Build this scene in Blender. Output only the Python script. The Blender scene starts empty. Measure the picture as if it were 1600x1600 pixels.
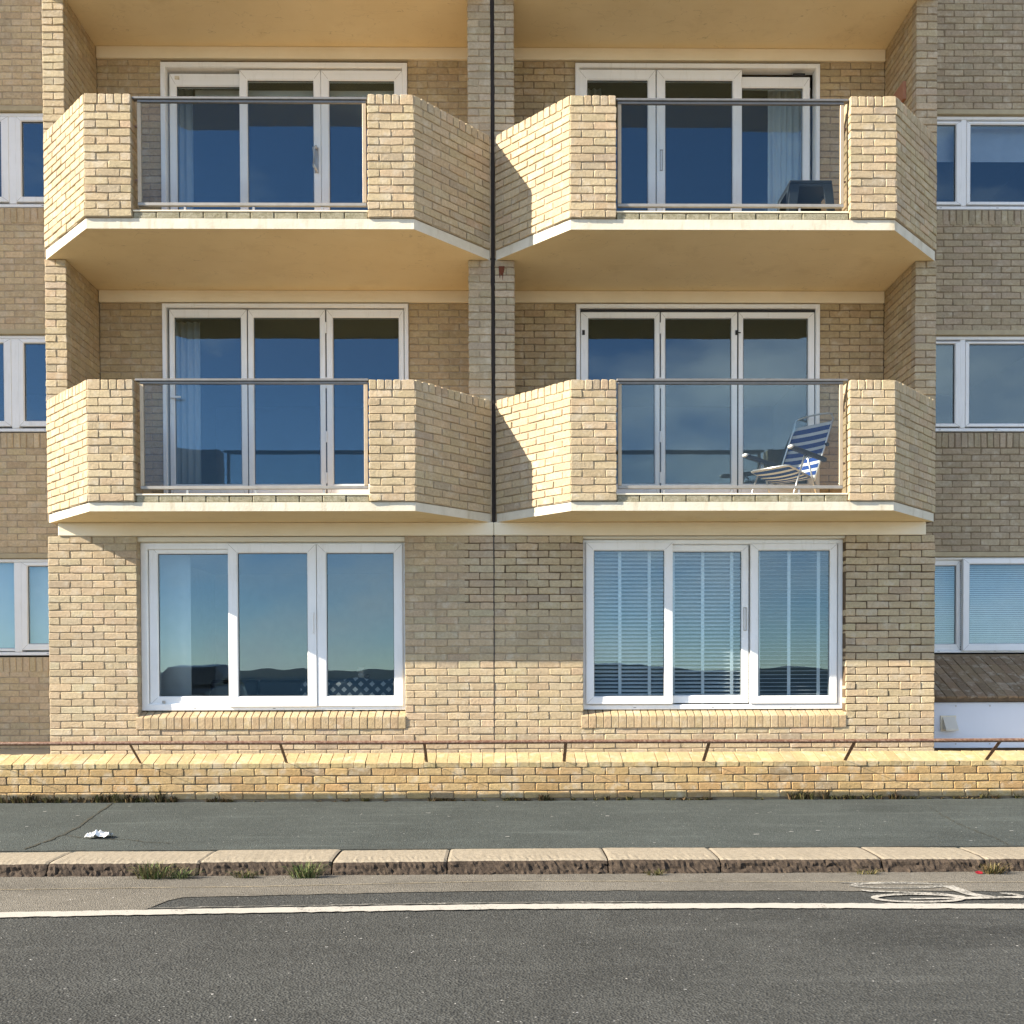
import bpy, bmesh, math, random
import numpy as np
from mathutils import Vector, Matrix

random.seed(7)
RNG = np.random.default_rng(11)
S = bpy.context.scene
COL = S.collection

# ------------------------------------------------------------------ camera
F_PX, PX, PY = 1547.24, 799.62, 1082.71
PITCH, YAW, ROLL = -0.0180, 0.0117, -0.0031
CAM = Vector((0.0596, -10.1355, 1.2076))
cp, sp, cy, sy, cr, sr = math.cos(PITCH), math.sin(PITCH), math.cos(YAW), math.sin(YAW), math.cos(ROLL), math.sin(ROLL)
FW = Vector((sy * cp, cy * cp, sp))
R0 = Vector((cy, -sy, 0)); U0 = R0.cross(FW)
RT = R0 * cr + U0 * sr; UP = U0 * cr - R0 * sr
cam_d = bpy.data.cameras.new('camera')
cam = bpy.data.objects.new('camera', cam_d); COL.objects.link(cam)
M = Matrix((RT, UP, -FW)).transposed().to_4x4(); M.translation = CAM
cam.matrix_world = M
cam_d.sensor_width = 36; cam_d.lens = 36 * F_PX / 1600
cam_d.shift_x = (800 - PX) / 1600; cam_d.shift_y = (PY - 800) / 1600
cam_d.clip_start = 0.1; cam_d.clip_end = 20000
S.camera = cam


def project(v):
    v = Vector(v) - CAM; d = v.dot(FW)
    return PX + F_PX * v.dot(RT) / d, PY - F_PX * v.dot(UP) / d, d


# ------------------------------------------------------------------ light
SUN_DIR = Vector((2.28, 0.71, -1.475)).normalized()      # way the light travels
sun_d = bpy.data.lights.new('sun', 'SUN'); sun_d.energy = 4.6; sun_d.angle = math.radians(0.5)
sun_d.color = (1.0, 0.90, 0.755)
sun = bpy.data.objects.new('sun', sun_d); COL.objects.link(sun)
sun.rotation_euler = SUN_DIR.to_track_quat('-Z', 'Y').to_euler(); sun.location = (-20, -10, 20)
W = bpy.data.worlds.new('World'); S.world = W; W.use_nodes = True
nt = W.node_tree; nt.nodes.clear()
wo = nt.nodes.new('ShaderNodeOutputWorld'); bg = nt.nodes.new('ShaderNodeBackground'); bg.inputs[1].default_value = 0.105
sky = nt.nodes.new('ShaderNodeTexSky'); sky.sky_type = 'NISHITA'; sky.sun_disc = False
sky.sun_elevation = math.asin(-SUN_DIR.z); sky.sun_rotation = math.atan2(-SUN_DIR.x, -SUN_DIR.y)
sky.air_density = 0.7; sky.dust_density = 0.0; sky.ozone_density = 1.6
tc = nt.nodes.new('ShaderNodeTexCoord'); mp = nt.nodes.new('ShaderNodeMapping'); mp.inputs['Scale'].default_value = (1, 1, 2.2)
mp.inputs['Location'].default_value = (2.1, 0.1, 0.0)
nz = nt.nodes.new('ShaderNodeTexNoise'); nz.inputs['Scale'].default_value = 2.6; nz.inputs['Detail'].default_value = 7; nz.inputs['Roughness'].default_value = 0.56
rp = nt.nodes.new('ShaderNodeValToRGB'); rp.color_ramp.elements[0].position = 0.49; rp.color_ramp.elements[1].position = 0.66
rp.color_ramp.elements[1].color = (0.75, 0.75, 0.75, 1)
mx = nt.nodes.new('ShaderNodeMix'); mx.data_type = 'RGBA'; mx.inputs[7].default_value = (7.2, 7.1, 7.0, 1)
L = nt.links.new
L(tc.outputs['Generated'], mp.inputs[0]); L(mp.outputs[0], nz.inputs['Vector']); L(nz.outputs['Fac'], rp.inputs[0])
L(rp.outputs[0], mx.inputs[0]); L(sky.outputs[0], mx.inputs[6]); L(mx.outputs[2], bg.inputs[0]); L(bg.outputs[0], wo.inputs[0])
S.view_settings.view_transform = 'Standard'; S.view_settings.look = 'None'
S.view_settings.exposure = 1.62; S.view_settings.gamma = 1; S.view_settings.use_curve_mapping = False
S.cycles.max_bounces = 10; S.cycles.diffuse_bounces = 5; S.cycles.transparent_max_bounces = 16


# ------------------------------------------------------------------ materials
class NT:
    def __init__(s, name):
        s.m = bpy.data.materials.new(name); s.m.use_nodes = True; s.t = s.m.node_tree; s.t.nodes.clear()
        s.out = s.n('ShaderNodeOutputMaterial')

    def n(s, typ, **kw):
        x = s.t.nodes.new(typ)
        for k, v in kw.items():
            if k.startswith('i_'):
                x.inputs[k[2:].replace('_', ' ')].default_value = v
            else:
                setattr(x, k, v)
        return x

    def l(s, a, b): s.t.links.new(a, b)

    def noise(s, scale, detail=4, rough=0.55, vec=None, scl=None):
        x = s.n('ShaderNodeTexNoise'); x.inputs['Scale'].default_value = scale; x.inputs['Detail'].default_value = detail
        x.inputs['Roughness'].default_value = rough
        if vec is None: vec = s.pos()
        if scl is not None:
            mpn = s.n('ShaderNodeMapping'); mpn.inputs['Scale'].default_value = scl; s.l(vec, mpn.inputs[0]); vec = mpn.outputs[0]
        s.l(vec, x.inputs['Vector']); return x.outputs['Fac']

    def pos(s):
        if not hasattr(s, '_p'): s._p = s.n('ShaderNodeNewGeometry').outputs['Position']
        return s._p

    def ramp(s, fac, a, b, ca=(0, 0, 0, 1), cb=(1, 1, 1, 1)):
        r = s.n('ShaderNodeValToRGB'); e = r.color_ramp.elements
        e[0].position = a; e[1].position = b; e[0].color = ca if len(ca) == 4 else (*ca, 1); e[1].color = cb if len(cb) == 4 else (*cb, 1)
        s.l(fac, r.inputs[0]); return r.outputs[0]

    def mix(s, fac, a, b, blend='MIX'):
        x = s.n('ShaderNodeMix', data_type='RGBA', blend_type=blend)
        for v, i in ((fac, 0), (a, 6), (b, 7)):
            if isinstance(v, (int, float)): x.inputs[i].default_value = v
            elif isinstance(v, tuple): x.inputs[i].default_value = (*v, 1) if len(v) == 3 else v
            else: s.l(v, x.inputs[i])
        return x.outputs[2]

    def math(s, op, a, b=0.0):
        x = s.n('ShaderNodeMath', operation=op)
        for v, i in ((a, 0), (b, 1)):
            if isinstance(v, (int, float)): x.inputs[i].default_value = v
            else: s.l(v, x.inputs[i])
        return x.outputs[0]

    def bump(s, h, strength=0.5, dist=0.002, prev=None):
        b = s.n('ShaderNodeBump'); b.inputs['Strength'].default_value = strength; b.inputs['Distance'].default_value = dist
        s.l(h, b.inputs['Height'])
        if prev is not None: s.l(prev, b.inputs['Normal'])
        return b.outputs[0]

    def bsdf(s, color, rough=0.8, metal=0.0, normal=None, spec=0.4, trans=None):
        b = s.n('ShaderNodeBsdfPrincipled')
        if isinstance(color, tuple): b.inputs['Base Color'].default_value = (*color, 1)
        else: s.l(color, b.inputs['Base Color'])
        if isinstance(rough, (int, float)): b.inputs['Roughness'].default_value = rough
        else: s.l(rough, b.inputs['Roughness'])
        b.inputs['Metallic'].default_value = metal; b.inputs['Specular IOR Level'].default_value = spec
        if normal is not None: s.l(normal, b.inputs['Normal'])
        s.l(b.outputs[0], s.out.inputs[0]); return s.m


def mat_simple(name, c, rough=0.6, metal=0.0, var=0.12, scale=9, bump=0.0, spec=0.4):
    k = NT(name); f = k.noise(scale, 5)
    col = k.mix(f, tuple(x * (1 - var) for x in c), tuple(min(1, x * (1 + var)) for x in c))
    nrm = k.bump(k.noise(220, 3), bump, 0.002) if bump else None
    return k.bsdf(col, rough, metal, nrm, spec)


def mat_brick(name, attr):
    k = NT(name)
    if attr:
        a = k.n('ShaderNodeAttribute'); a.attribute_name = 'tint'; base = a.outputs['Color']
    else:
        base = k.n('ShaderNodeObjectInfo').outputs['Color']
    f1 = k.noise(38, 5, 0.65); f2 = k.noise(9, 5, 0.6); f3 = k.noise(240, 3, 0.75); f4 = k.noise(1.6, 4, 0.55); f5 = k.noise(75, 3, 0.6)
    c = k.mix(k.ramp(f1, 0.28, 0.74), (0.80, 0.79, 0.78), (1.13, 1.13, 1.13)); col = k.mix(1.0, base, c, 'MULTIPLY')
    col = k.mix(1.0, col, k.mix(k.ramp(f3, 0.3, 0.7), (0.84, 0.83, 0.82), (1.12, 1.12, 1.11)), 'MULTIPLY')
    # lime smears and weather stains with edges of their own
    col = k.mix(k.math('MULTIPLY', k.ramp(f2, 0.53, 0.68), 0.42), col, (0.56, 0.50, 0.39))
    col = k.mix(k.math('MULTIPLY', k.ramp(f4, 0.50, 0.72), 0.30), col, (0.25, 0.20, 0.14))
    f6 = k.noise(4.0, 5, 0.6, scl=(2.4, 2.4, 0.22)); col = k.mix(k.math('MULTIPLY', k.ramp(f6, 0.56, 0.72), 0.26), col, (0.24, 0.195, 0.13))
    pit = k.ramp(f5, 0.24, 0.33)
    col = k.mix(k.math('MULTIPLY', k.math('SUBTRACT', 1.0, pit), 0.6), col, (0.12, 0.085, 0.055))
    n = k.bump(f1, 0.85, 0.007); n = k.bump(f5, 0.5, 0.004, n); n = k.bump(f3, 0.6, 0.0022, n)
    return k.bsdf(col, 0.92, 0, n, 0.2)


def mat_mortar(name, c):
    k = NT(name); f = k.noise(14, 5, 0.6); g = k.noise(180, 3)
    col = k.mix(k.ramp(f, 0.3, 0.7), tuple(x * 0.62 for x in c), c)
    return k.bsdf(col, 0.95, 0, k.bump(g, 0.7, 0.003), 0.1)


BRICK_O, BRICK_A = mat_brick('brick_face', False), mat_brick('brick_face_joined', True)
MORTAR = mat_mortar('mortar_pale', (0.46, 0.37, 0.25)); MORTAR_D = mat_mortar('mortar_dark', (0.15, 0.105, 0.065))
MORTAR_W = mat_mortar('mortar_wing', (0.27, 0.205, 0.13))


def mat_paint():
    k = NT('masonry_paint_white'); f = k.noise(5, 6, 0.6); g = k.noise(60, 4); h = k.noise(3.0, 6, 0.65, scl=(3.0, 1, 0.6))
    col = k.mix(k.ramp(f, 0.35, 0.7), (0.57, 0.52, 0.40), (0.66, 0.61, 0.49))
    col = k.mix(k.math('MULTIPLY', k.ramp(h, 0.53, 0.70), 0.5), col, (0.36, 0.28, 0.15))
    return k.bsdf(col, 0.75, 0, k.bump(g, 0.45, 0.006), 0.3)


def mat_soffit():
    k = NT('soffit_paint_bounce_tint'); f = k.noise(1.3, 5, 0.6); g = k.noise(26, 3, 0.6, scl=(0.06, 1.6, 1.6)); h = k.noise(70, 3)
    col = k.mix(k.ramp(f, 0.3, 0.75), (0.75, 0.605, 0.355), (0.83, 0.69, 0.43))  # tan of light bounced from below is mixed into the cream paint
    w_ = k.noise(2.2, 6, 0.7); cr_ = k.noise(3.1, 3, 0.5, scl=(0.5, 1.2, 1))
    col = k.mix(k.math('MULTIPLY', k.ramp(w_, 0.56, 0.72), 0.28), col, (0.50, 0.36, 0.17))
    ln_ = k.math('ABSOLUTE', k.math('SUBTRACT', cr_, 0.5)); col = k.mix(k.math('MULTIPLY', k.math('LESS_THAN', ln_, 0.0016), 0.35), col, (0.35, 0.26, 0.14))
    n = k.bump(g, 0.30, 0.006); n = k.bump(h, 0.2, 0.002, n)
    return k.bsdf(col, 0.8, 0, n, 0.2)


def mat_beam():
    k = NT('beam_paint_cream'); f = k.noise(2, 5, 0.6); g = k.noise(20, 4, 0.6, scl=(0.12, 1.5, 1.5))
    col = k.mix(k.ramp(f, 0.3, 0.7), (0.74, 0.65, 0.47), (0.82, 0.73, 0.55))
    return k.bsdf(col, 0.8, 0, k.bump(g, 0.5, 0.008), 0.2)


def mat_glass(name, f0, tint, wav):
    k = NT(name); tr = k.n('ShaderNodeBsdfTransparent'); tr.inputs[0].default_value = (*tint, 1)
    gl = k.n('ShaderNodeBsdfGlossy'); gl.inputs['Roughness'].default_value = 0.0; gl.inputs[0].default_value = (0.64, 0.85, 0.96, 1)
    lw = k.n('ShaderNodeLayerWeight'); lw.inputs[0].default_value = 0.5
    fac = k.math('ADD', k.math('MULTIPLY', k.math('POWER', lw.outputs['Facing'], 5.0), 1.0 - f0), f0)
    if wav:
        b = k.bump(k.noise(1.6, 2, 0.4), wav, 0.02); k.l(b, gl.inputs['Normal'])
    ms = k.n('ShaderNodeMixShader'); k.l(fac, ms.inputs[0]); k.l(tr.outputs[0], ms.inputs[1]); k.l(gl.outputs[0], ms.inputs[2])
    k.l(ms.outputs[0], k.out.inputs[0]); return k.m


PAINT, SOFFIT, BEAM = mat_paint(), mat_soffit(), mat_beam()
def mat_upvc():
    k = NT('white_upvc'); a = k.noise(2.2, 5, 0.6); b = k.noise(7, 6, 0.7, scl=(3.0, 1, 0.5))
    col = k.mix(k.ramp(a, 0.3, 0.7), (0.77, 0.77, 0.74), (0.84, 0.84, 0.82)); col = k.mix(k.math('MULTIPLY', k.ramp(b, 0.55, 0.75), 0.30), col, (0.50, 0.48, 0.40))
    return k.bsdf(col, 0.35, 0, None, 0.5)


UPVC = mat_upvc()
UPVC2 = mat_simple('cream_trim', (0.66, 0.60, 0.46), 0.45, 0, 0.06, 3, 0, 0.4)
SEAM = mat_simple('seam_grime', (0.38, 0.37, 0.34), 0.8)
GASKET = mat_simple('rubber_gasket', (0.015, 0.015, 0.016), 0.6)
GLASS = mat_glass('window_glass', 0.080, (0.84, 0.88, 0.90), 0.05)
GLASS_B = mat_glass('balustrade_glass', 0.022, (0.88, 0.90, 0.90), 0.0)
RAILM = mat_simple('dull_steel_rail', (0.20, 0.19, 0.175), 0.5, 0.6, 0.25, 20, 0.15)
ALU = mat_simple('weathered_aluminium', (0.40, 0.38, 0.34), 0.42, 0.7, 0.2, 20, 0.15)
GREYR = mat_simple('grey_bottom_rail', (0.30, 0.28, 0.245), 0.5, 0.4, 0.25, 14, 0.15)
BRONZE = mat_simple('tan_anodised_frame', (0.42, 0.33, 0.22), 0.5, 0.3, 0.2, 14, 0.15)
BLACK = mat_simple('black_sealant', (0.022, 0.017, 0.014), 0.9, 0, 0.3, 20, 0.5)
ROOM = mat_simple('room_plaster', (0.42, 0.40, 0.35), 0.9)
ROOM_D = mat_simple('room_plaster_unlit', (0.085, 0.078, 0.068), 0.9)  # same plaster darkened in colour so these rooms look unlit
CURTAIN = mat_simple('curtain_cloth', (0.80, 0.80, 0.74), 0.9, 0, 0.08, 30)
NET = mat_simple('net_curtain_cloth', (0.55, 0.56, 0.54), 0.9)
BLIND = mat_simple('blind_white', (0.70, 0.71, 0.70), 0.5)


def mat_rail():
    k = NT('brown_painted_rail'); f = k.noise(40, 5, 0.65)
    col = k.mix(k.ramp(f, 0.42, 0.62), (0.115, 0.050, 0.026), (0.24, 0.155, 0.10))
    return k.bsdf(col, 0.5, 0.0, k.bump(f, 0.4, 0.003), 0.4)


RAIL = mat_rail()


def mat_asphalt(name, c, speck, scale=1.0, streak=0.0, tintb=(0.4, 0.4, 0.38)):
    k = NT(name); p = k.pos()
    v = k.n('ShaderNodeTexVoronoi'); v.inputs['Scale'].default_value = 95 * scale; k.l(p, v.inputs['Vector'])
    sepr = k.n('ShaderNodeSeparateColor'); k.l(v.outputs['Color'], sepr.inputs[0])
    big = k.noise(0.9, 5, 0.6); mid = k.noise(7, 5, 0.6); fine = k.noise(260, 3, 0.7)
    col = k.mix(k.ramp(big, 0.3, 0.72), tuple(x * 0.80 for x in c), tuple(x * 1.18 for x in c))
    col = k.mix(k.ramp(mid, 0.3, 0.75), k.mix(1.0, col, (0.82, 0.82, 0.82), 'MULTIPLY'), col)
    pt = k.noise(0.55, 2, 0.4, scl=(0.7, 1.5, 1)); col = k.mix(k.ramp(pt, 0.595, 0.605), col, k.mix(1.0, col, (0.86, 0.86, 0.86), 'MULTIPLY'))
    col = k.mix(k.math('MULTIPLY', k.ramp(sepr.outputs[0], 0.55, 1.0), speck), col, tintb)
    col = k.mix(k.math('MULTIPLY', k.ramp(sepr.outputs[1], 0.62, 0.95), 0.55), col, tuple(x * 0.35 for x in c))
    if streak:
        st = k.noise(2.4, 5, 0.6, scl=(0.25, 2.2, 1)); col = k.mix(k.math('MULTIPLY', k.ramp(st, 0.55, 0.72), streak), col, tuple(min(1, x * 1.9) for x in c))
    sp1 = k.noise(21, 2, 0.5); sp2 = k.noise(55, 2, 0.5)
    dots = k.math('MULTIPLY', k.ramp(sp1, 0.60, 0.66), k.ramp(sp2, 0.66, 0.70))
    col = k.mix(k.math('MULTIPLY', dots, 0.8), col, (0.6, 0.58, 0.54))
    n = k.bump(v.outputs['Distance'], 0.9, 0.006); n = k.bump(fine, 0.5, 0.002, n)
    return k.bsdf(col, 0.93, 0, n, 0.15)


ROAD = mat_asphalt('road_asphalt', (0.057, 0.058, 0.053), 0.30, 0.95, 0.20, (0.145, 0.147, 0.134))
ROAD2 = mat_asphalt('patched_asphalt', (0.046, 0.046, 0.042), 0.35, 1.1, 0.0, (0.15, 0.15, 0.135))
PAVE = mat_asphalt('pavement_asphalt', (0.064, 0.073, 0.067), 0.34, 1.2, 0.38, (0.15, 0.17, 0.16))
GUT = mat_asphalt('channel_concrete', (0.165, 0.150, 0.122), 0.40, 1.4, 0.10, (0.30, 0.275, 0.23))


def mat_line(name, cov):
    k = NT(name); f = k.noise(60, 5, 0.7); b = k.noise(6, 4, 0.6)
    fac = k.ramp(k.math('ADD', k.math('MULTIPLY', f, 0.6), k.math('MULTIPLY', b, 0.4)), cov, cov + 0.07)
    col = k.mix(fac, (0.37, 0.35, 0.305), (0.12, 0.115, 0.10))
    return k.bsdf(col, 0.85, 0, k.bump(f, 0.6, 0.003), 0.2)


LINE, LINE_W = mat_line('road_paint_white', 0.56), mat_line('road_paint_worn', 0.47)


def mat_kerb(name, a, b, dk, dkf):
    k = NT(name); f = k.noise(30, 6, 0.7); v = k.noise(150, 3, 0.7); g = k.noise(2.2, 4)
    col = k.mix(k.ramp(f, 0.32, 0.68), a, b)
    col = k.mix(k.math('MULTIPLY', k.ramp(v, 0.55, 0.66), dkf), col, dk)
    col = k.mix(k.math('MULTIPLY', k.ramp(g, 0.5, 0.75), 0.35), col, tuple(x * 0.75 for x in a))
    return k.bsdf(col, 0.92, 0, k.bump(v, 0.8, 0.003 if dkf < .7 else 0.006), 0.2)


DRIED = mat_kerb('lichen_brick', (0.20, 0.175, 0.10), (0.40, 0.37, 0.27), (0.045, 0.04, 0.022), 0.9)
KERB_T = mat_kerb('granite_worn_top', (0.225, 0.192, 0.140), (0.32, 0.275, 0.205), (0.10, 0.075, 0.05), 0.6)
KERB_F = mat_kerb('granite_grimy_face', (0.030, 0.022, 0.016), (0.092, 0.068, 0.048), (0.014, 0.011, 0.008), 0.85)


def mat_leaf(name):
    k = NT(name); a = k.n('ShaderNodeAttribute'); a.attribute_name = 'tint'
    return k.bsdf(a.outputs['Color'], 0.7, 0, None, 0.2)


LEAF = mat_leaf('weed_leaf')


# ------------------------------------------------------------------ mesh helpers
class MB:
    def __init__(s): s.v = []; s.f = []; s.mi = []; s.cur = 0

    def face(s, *idx): s.f.append(idx); s.mi.append(s.cur)

    def verts(s, pts):
        b = len(s.v); s.v += [tuple(p) for p in pts]; return list(range(b, b + len(pts)))

    def box(s, x0, x1, y0, y1, z0, z1):
        x0, x1 = min(x0, x1), max(x0, x1)
        a = s.verts([(x, y, z) for z in (z0, z1) for y in (y0, y1) for x in (x0, x1)])
        for q in ((0, 2, 3, 1), (4, 5, 7, 6), (0, 1, 5, 4), (2, 6, 7, 3), (0, 4, 6, 2), (1, 3, 7, 5)): s.face(*[a[i] for i in q])
        return s

    def prism(s, poly, z0, z1):
        n = len(poly); lo = s.verts([(x, y, z0) for x, y in poly]); hi = s.verts([(x, y, z1) for x, y in poly])
        s.face(*lo[::-1]); s.face(*hi)
        for i in range(n):
            j = (i + 1) % n; s.face(lo[i], lo[j], hi[j], hi[i])
        return s

    def xprism(s, prof, x0, x1):               # profile in (y, z)
        n = len(prof); lo = s.verts([(x0, y, z) for y, z in prof]); hi = s.verts([(x1, y, z) for y, z in prof])
        s.face(*lo); s.face(*hi[::-1])
        for i in range(n):
            j = (i + 1) % n; s.face(lo[j], lo[i], hi[i], hi[j])
        return s

    def tube(s, pts, r, n=8, flat=1.0):
        pts = [Vector(p) for p in pts]; rings = []
        for i, p in enumerate(pts):
            d = (pts[min(i + 1, len(pts) - 1)] - pts[max(i - 1, 0)]).normalized()
            a = d.cross(Vector((0, 0, 1)));
            if a.length < 1e-3: a = d.cross(Vector((0, 1, 0)))
            a.normalize(); b = d.cross(a)
            rings.append(s.verts([p + (a * math.cos(t) * flat + b * math.sin(t)) * r for t in [2 * math.pi * k / n for k in range(n)]]))
        for A, B in zip(rings, rings[1:]):
            for k in range(n): s.face(A[k], A[(k + 1) % n], B[(k + 1) % n], B[k])
        s.face(*rings[0][::-1]); s.face(*rings[-1]); return s

    def ring(s, o, i, yf, yb, bead=0.010, ch=0.004):   # rectangular frame, o and i = (x0, x1, z0, z1)
        def loop(r, d, y): return s.verts([(r[0] + d, y, r[2] + d), (r[1] - d, y, r[2] + d), (r[1] - d, y, r[3] - d), (r[0] + d, y, r[3] - d)])
        ls = [loop(o, 0, yb), loop(o, 0, yf + ch), loop(o, ch, yf), loop(i, -bead, yf), loop(i, 0, yf + bead * 1.3), loop(i, 0, yb)]
        for A, B in zip(ls, ls[1:] + ls[:1]):
            for k in range(4): s.face(A[k], A[(k + 1) % 4], B[(k + 1) % 4], B[k])
        return s


WP = {}      # world position of every parent


def obj_from(name, mesh, mat, parent, loc):
    o = bpy.data.objects.new(name, mesh); COL.objects.link(o)
    if mat is not None and len(mesh.materials) == 0:
        for m in (mat if isinstance(mat, (list, tuple)) else [mat]): mesh.materials.append(m)
    loc = Vector(loc); WP[o.name] = loc
    if parent is not None:
        o.parent = parent; o.location = loc - WP[parent.name]
    else: o.location = loc
    return o


def build(name, mb, mat, parent=None, smooth=False, bevel=0.0, fix=True):
    V = np.array(mb.v); c = (V.min(0) + V.max(0)) / 2
    if parent is None: c[2] = V[:, 2].min()
    me = bpy.data.meshes.new(name); me.from_pydata((V - c).tolist(), [], mb.f)
    me.polygons.foreach_set('material_index', mb.mi)
    if fix or bevel:
        bm = bmesh.new(); bm.from_mesh(me)
        if fix: bmesh.ops.recalc_face_normals(bm, faces=bm.faces)
        if bevel: bmesh.ops.bevel(bm, geom=[e for e in bm.edges if len(e.link_faces) == 2 and e.calc_face_angle(0) > 0.6], offset=bevel, segments=1, affect='EDGES', clamp_overlap=True)
        bm.to_mesh(me); bm.free()
    if smooth: me.polygons.foreach_set('use_smooth', [True] * len(me.polygons))
    return obj_from(name, me, mat, parent, c)


def thing(name, label, cat, loc, group=None):
    o = bpy.data.objects.new(name, None); COL.objects.link(o); o.location = loc; WP[o.name] = Vector(loc)
    o.empty_display_size = 0.2; tag(o, label, cat, group); return o


def tag(o, label, cat, group=None):
    o['label'] = label; o['category'] = cat
    if group: o['group'] = group
    return o


def struct(o): o['kind'] = 'structure'; return o


def box(name, x0, x1, y0, y1, z0, z1, mat, parent=None, bevel=0.0): return build(name, MB().box(x0, x1, y0, y1, z0, z1), mat, parent, bevel=bevel)


# ------------------------------------------------------------------ bricks
def brick_geo(Lb, H, D, rng):
    """one brick: face towards -y, origin at the middle of its face; 48 triangles"""
    h, k = H / 2, Lb / 2; c = 0.006
    j = lambda a=0.0014: float(rng.normal(0, a))
    out = []
    for x, z in ((-k + c, -h), (0, -h), (k - c, -h), (k, -h + c), (k, h - c), (k - c, h), (0, h), (-k + c, h), (-k, h - c), (-k, -h + c)):
        out.append((x + max(-.004, min(.003, j(.0026))), z + max(-.004, min(.0032, j(.002)))))
    n = len(out); v = []
    v += [(x, D, z) for x, z in out]
    v += [(x, 0.005 + abs(j(.001)), z) for x, z in out]
    v += [(x * (1 - 0.005 / k), j(.0006), z * (1 - 0.005 / h)) for x, z in out]
    f = []
    for a, b in ((0, n), (n, 2 * n)):
        for i in range(n):
            q = (i + 1) % n; f.append((a + i, a + q, b + q, b + i))
    f.append(tuple(range(2 * n, 3 * n)))
    return np.array(v), f


VARS = {}


def variants(Lb, H, D):
    key = (round(Lb / 0.02) * 20, round(H * 500) * 2, round(D * 1000))
    if key not in VARS:
        rng = np.random.default_rng(abs(hash(key)) % 99999); LL = key[0] / 1000; n = 8 if LL > 0.15 else 4; ms = []
        for i in range(n):
            v, f = brick_geo(LL, key[1] / 1000, D, rng); me = bpy.data.meshes.new('brick'); me.from_pydata(v.tolist(), [], f); me.materials.append(BRICK_O); me.update()
            ms.append((me, v, f))
        VARS[key] = (LL, ms)
    return VARS[key]


def tint(pal):
    c = random.choices(pal[0], pal[1])[0]; m = random.uniform(0.90, 1.09)
    return tuple(min(0.9, max(0.01, x * m * random.uniform(0.98, 1.02))) for x in c)


CREAM = ([(0.470, 0.375, 0.232), (0.485, 0.390, 0.250), (0.450, 0.356, 0.222), (0.478, 0.364, 0.230), (0.410, 0.330, 0.225)], [5, 4, 3, 2, 1])
PINK = ([(0.475, 0.373, 0.238), (0.490, 0.382, 0.246), (0.455, 0.358, 0.228), (0.470, 0.390, 0.256), (0.42, 0.335, 0.225)], [4, 4, 3, 2, 1])
GOLD = ([(0.445, 0.305, 0.140), (0.465, 0.330, 0.160), (0.400, 0.265, 0.120), (0.450, 0.288, 0.132), (0.335, 0.240, 0.135), (0.480, 0.375, 0.230)], [7, 6, 3, 2, 1.0, 0.4])
COPE = ([(0.445, 0.338, 0.170), (0.460, 0.352, 0.185), (0.425, 0.318, 0.158)], [4, 3, 2])
SILL = ([(0.450, 0.345, 0.205), (0.465, 0.358, 0.218), (0.430, 0.322, 0.188)], [4, 3, 2])
LOGG = ([(0.45, 0.345, 0.20), (0.43, 0.33, 0.19), (0.47, 0.365, 0.215)], [3, 2, 2])
WINGL = ([(0.57, 0.445, 0.275), (0.54, 0.415, 0.255), (0.59, 0.465, 0.295), (0.54, 0.425, 0.275)], [4, 3, 3, 2])  # brick colour lightened to stand in for warm bounced light
WINGR = ([(0.41, 0.335, 0.220), (0.38, 0.31, 0.205), (0.435, 0.355, 0.24), (0.395, 0.325, 0.225)], [4, 3, 3, 2])


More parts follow.
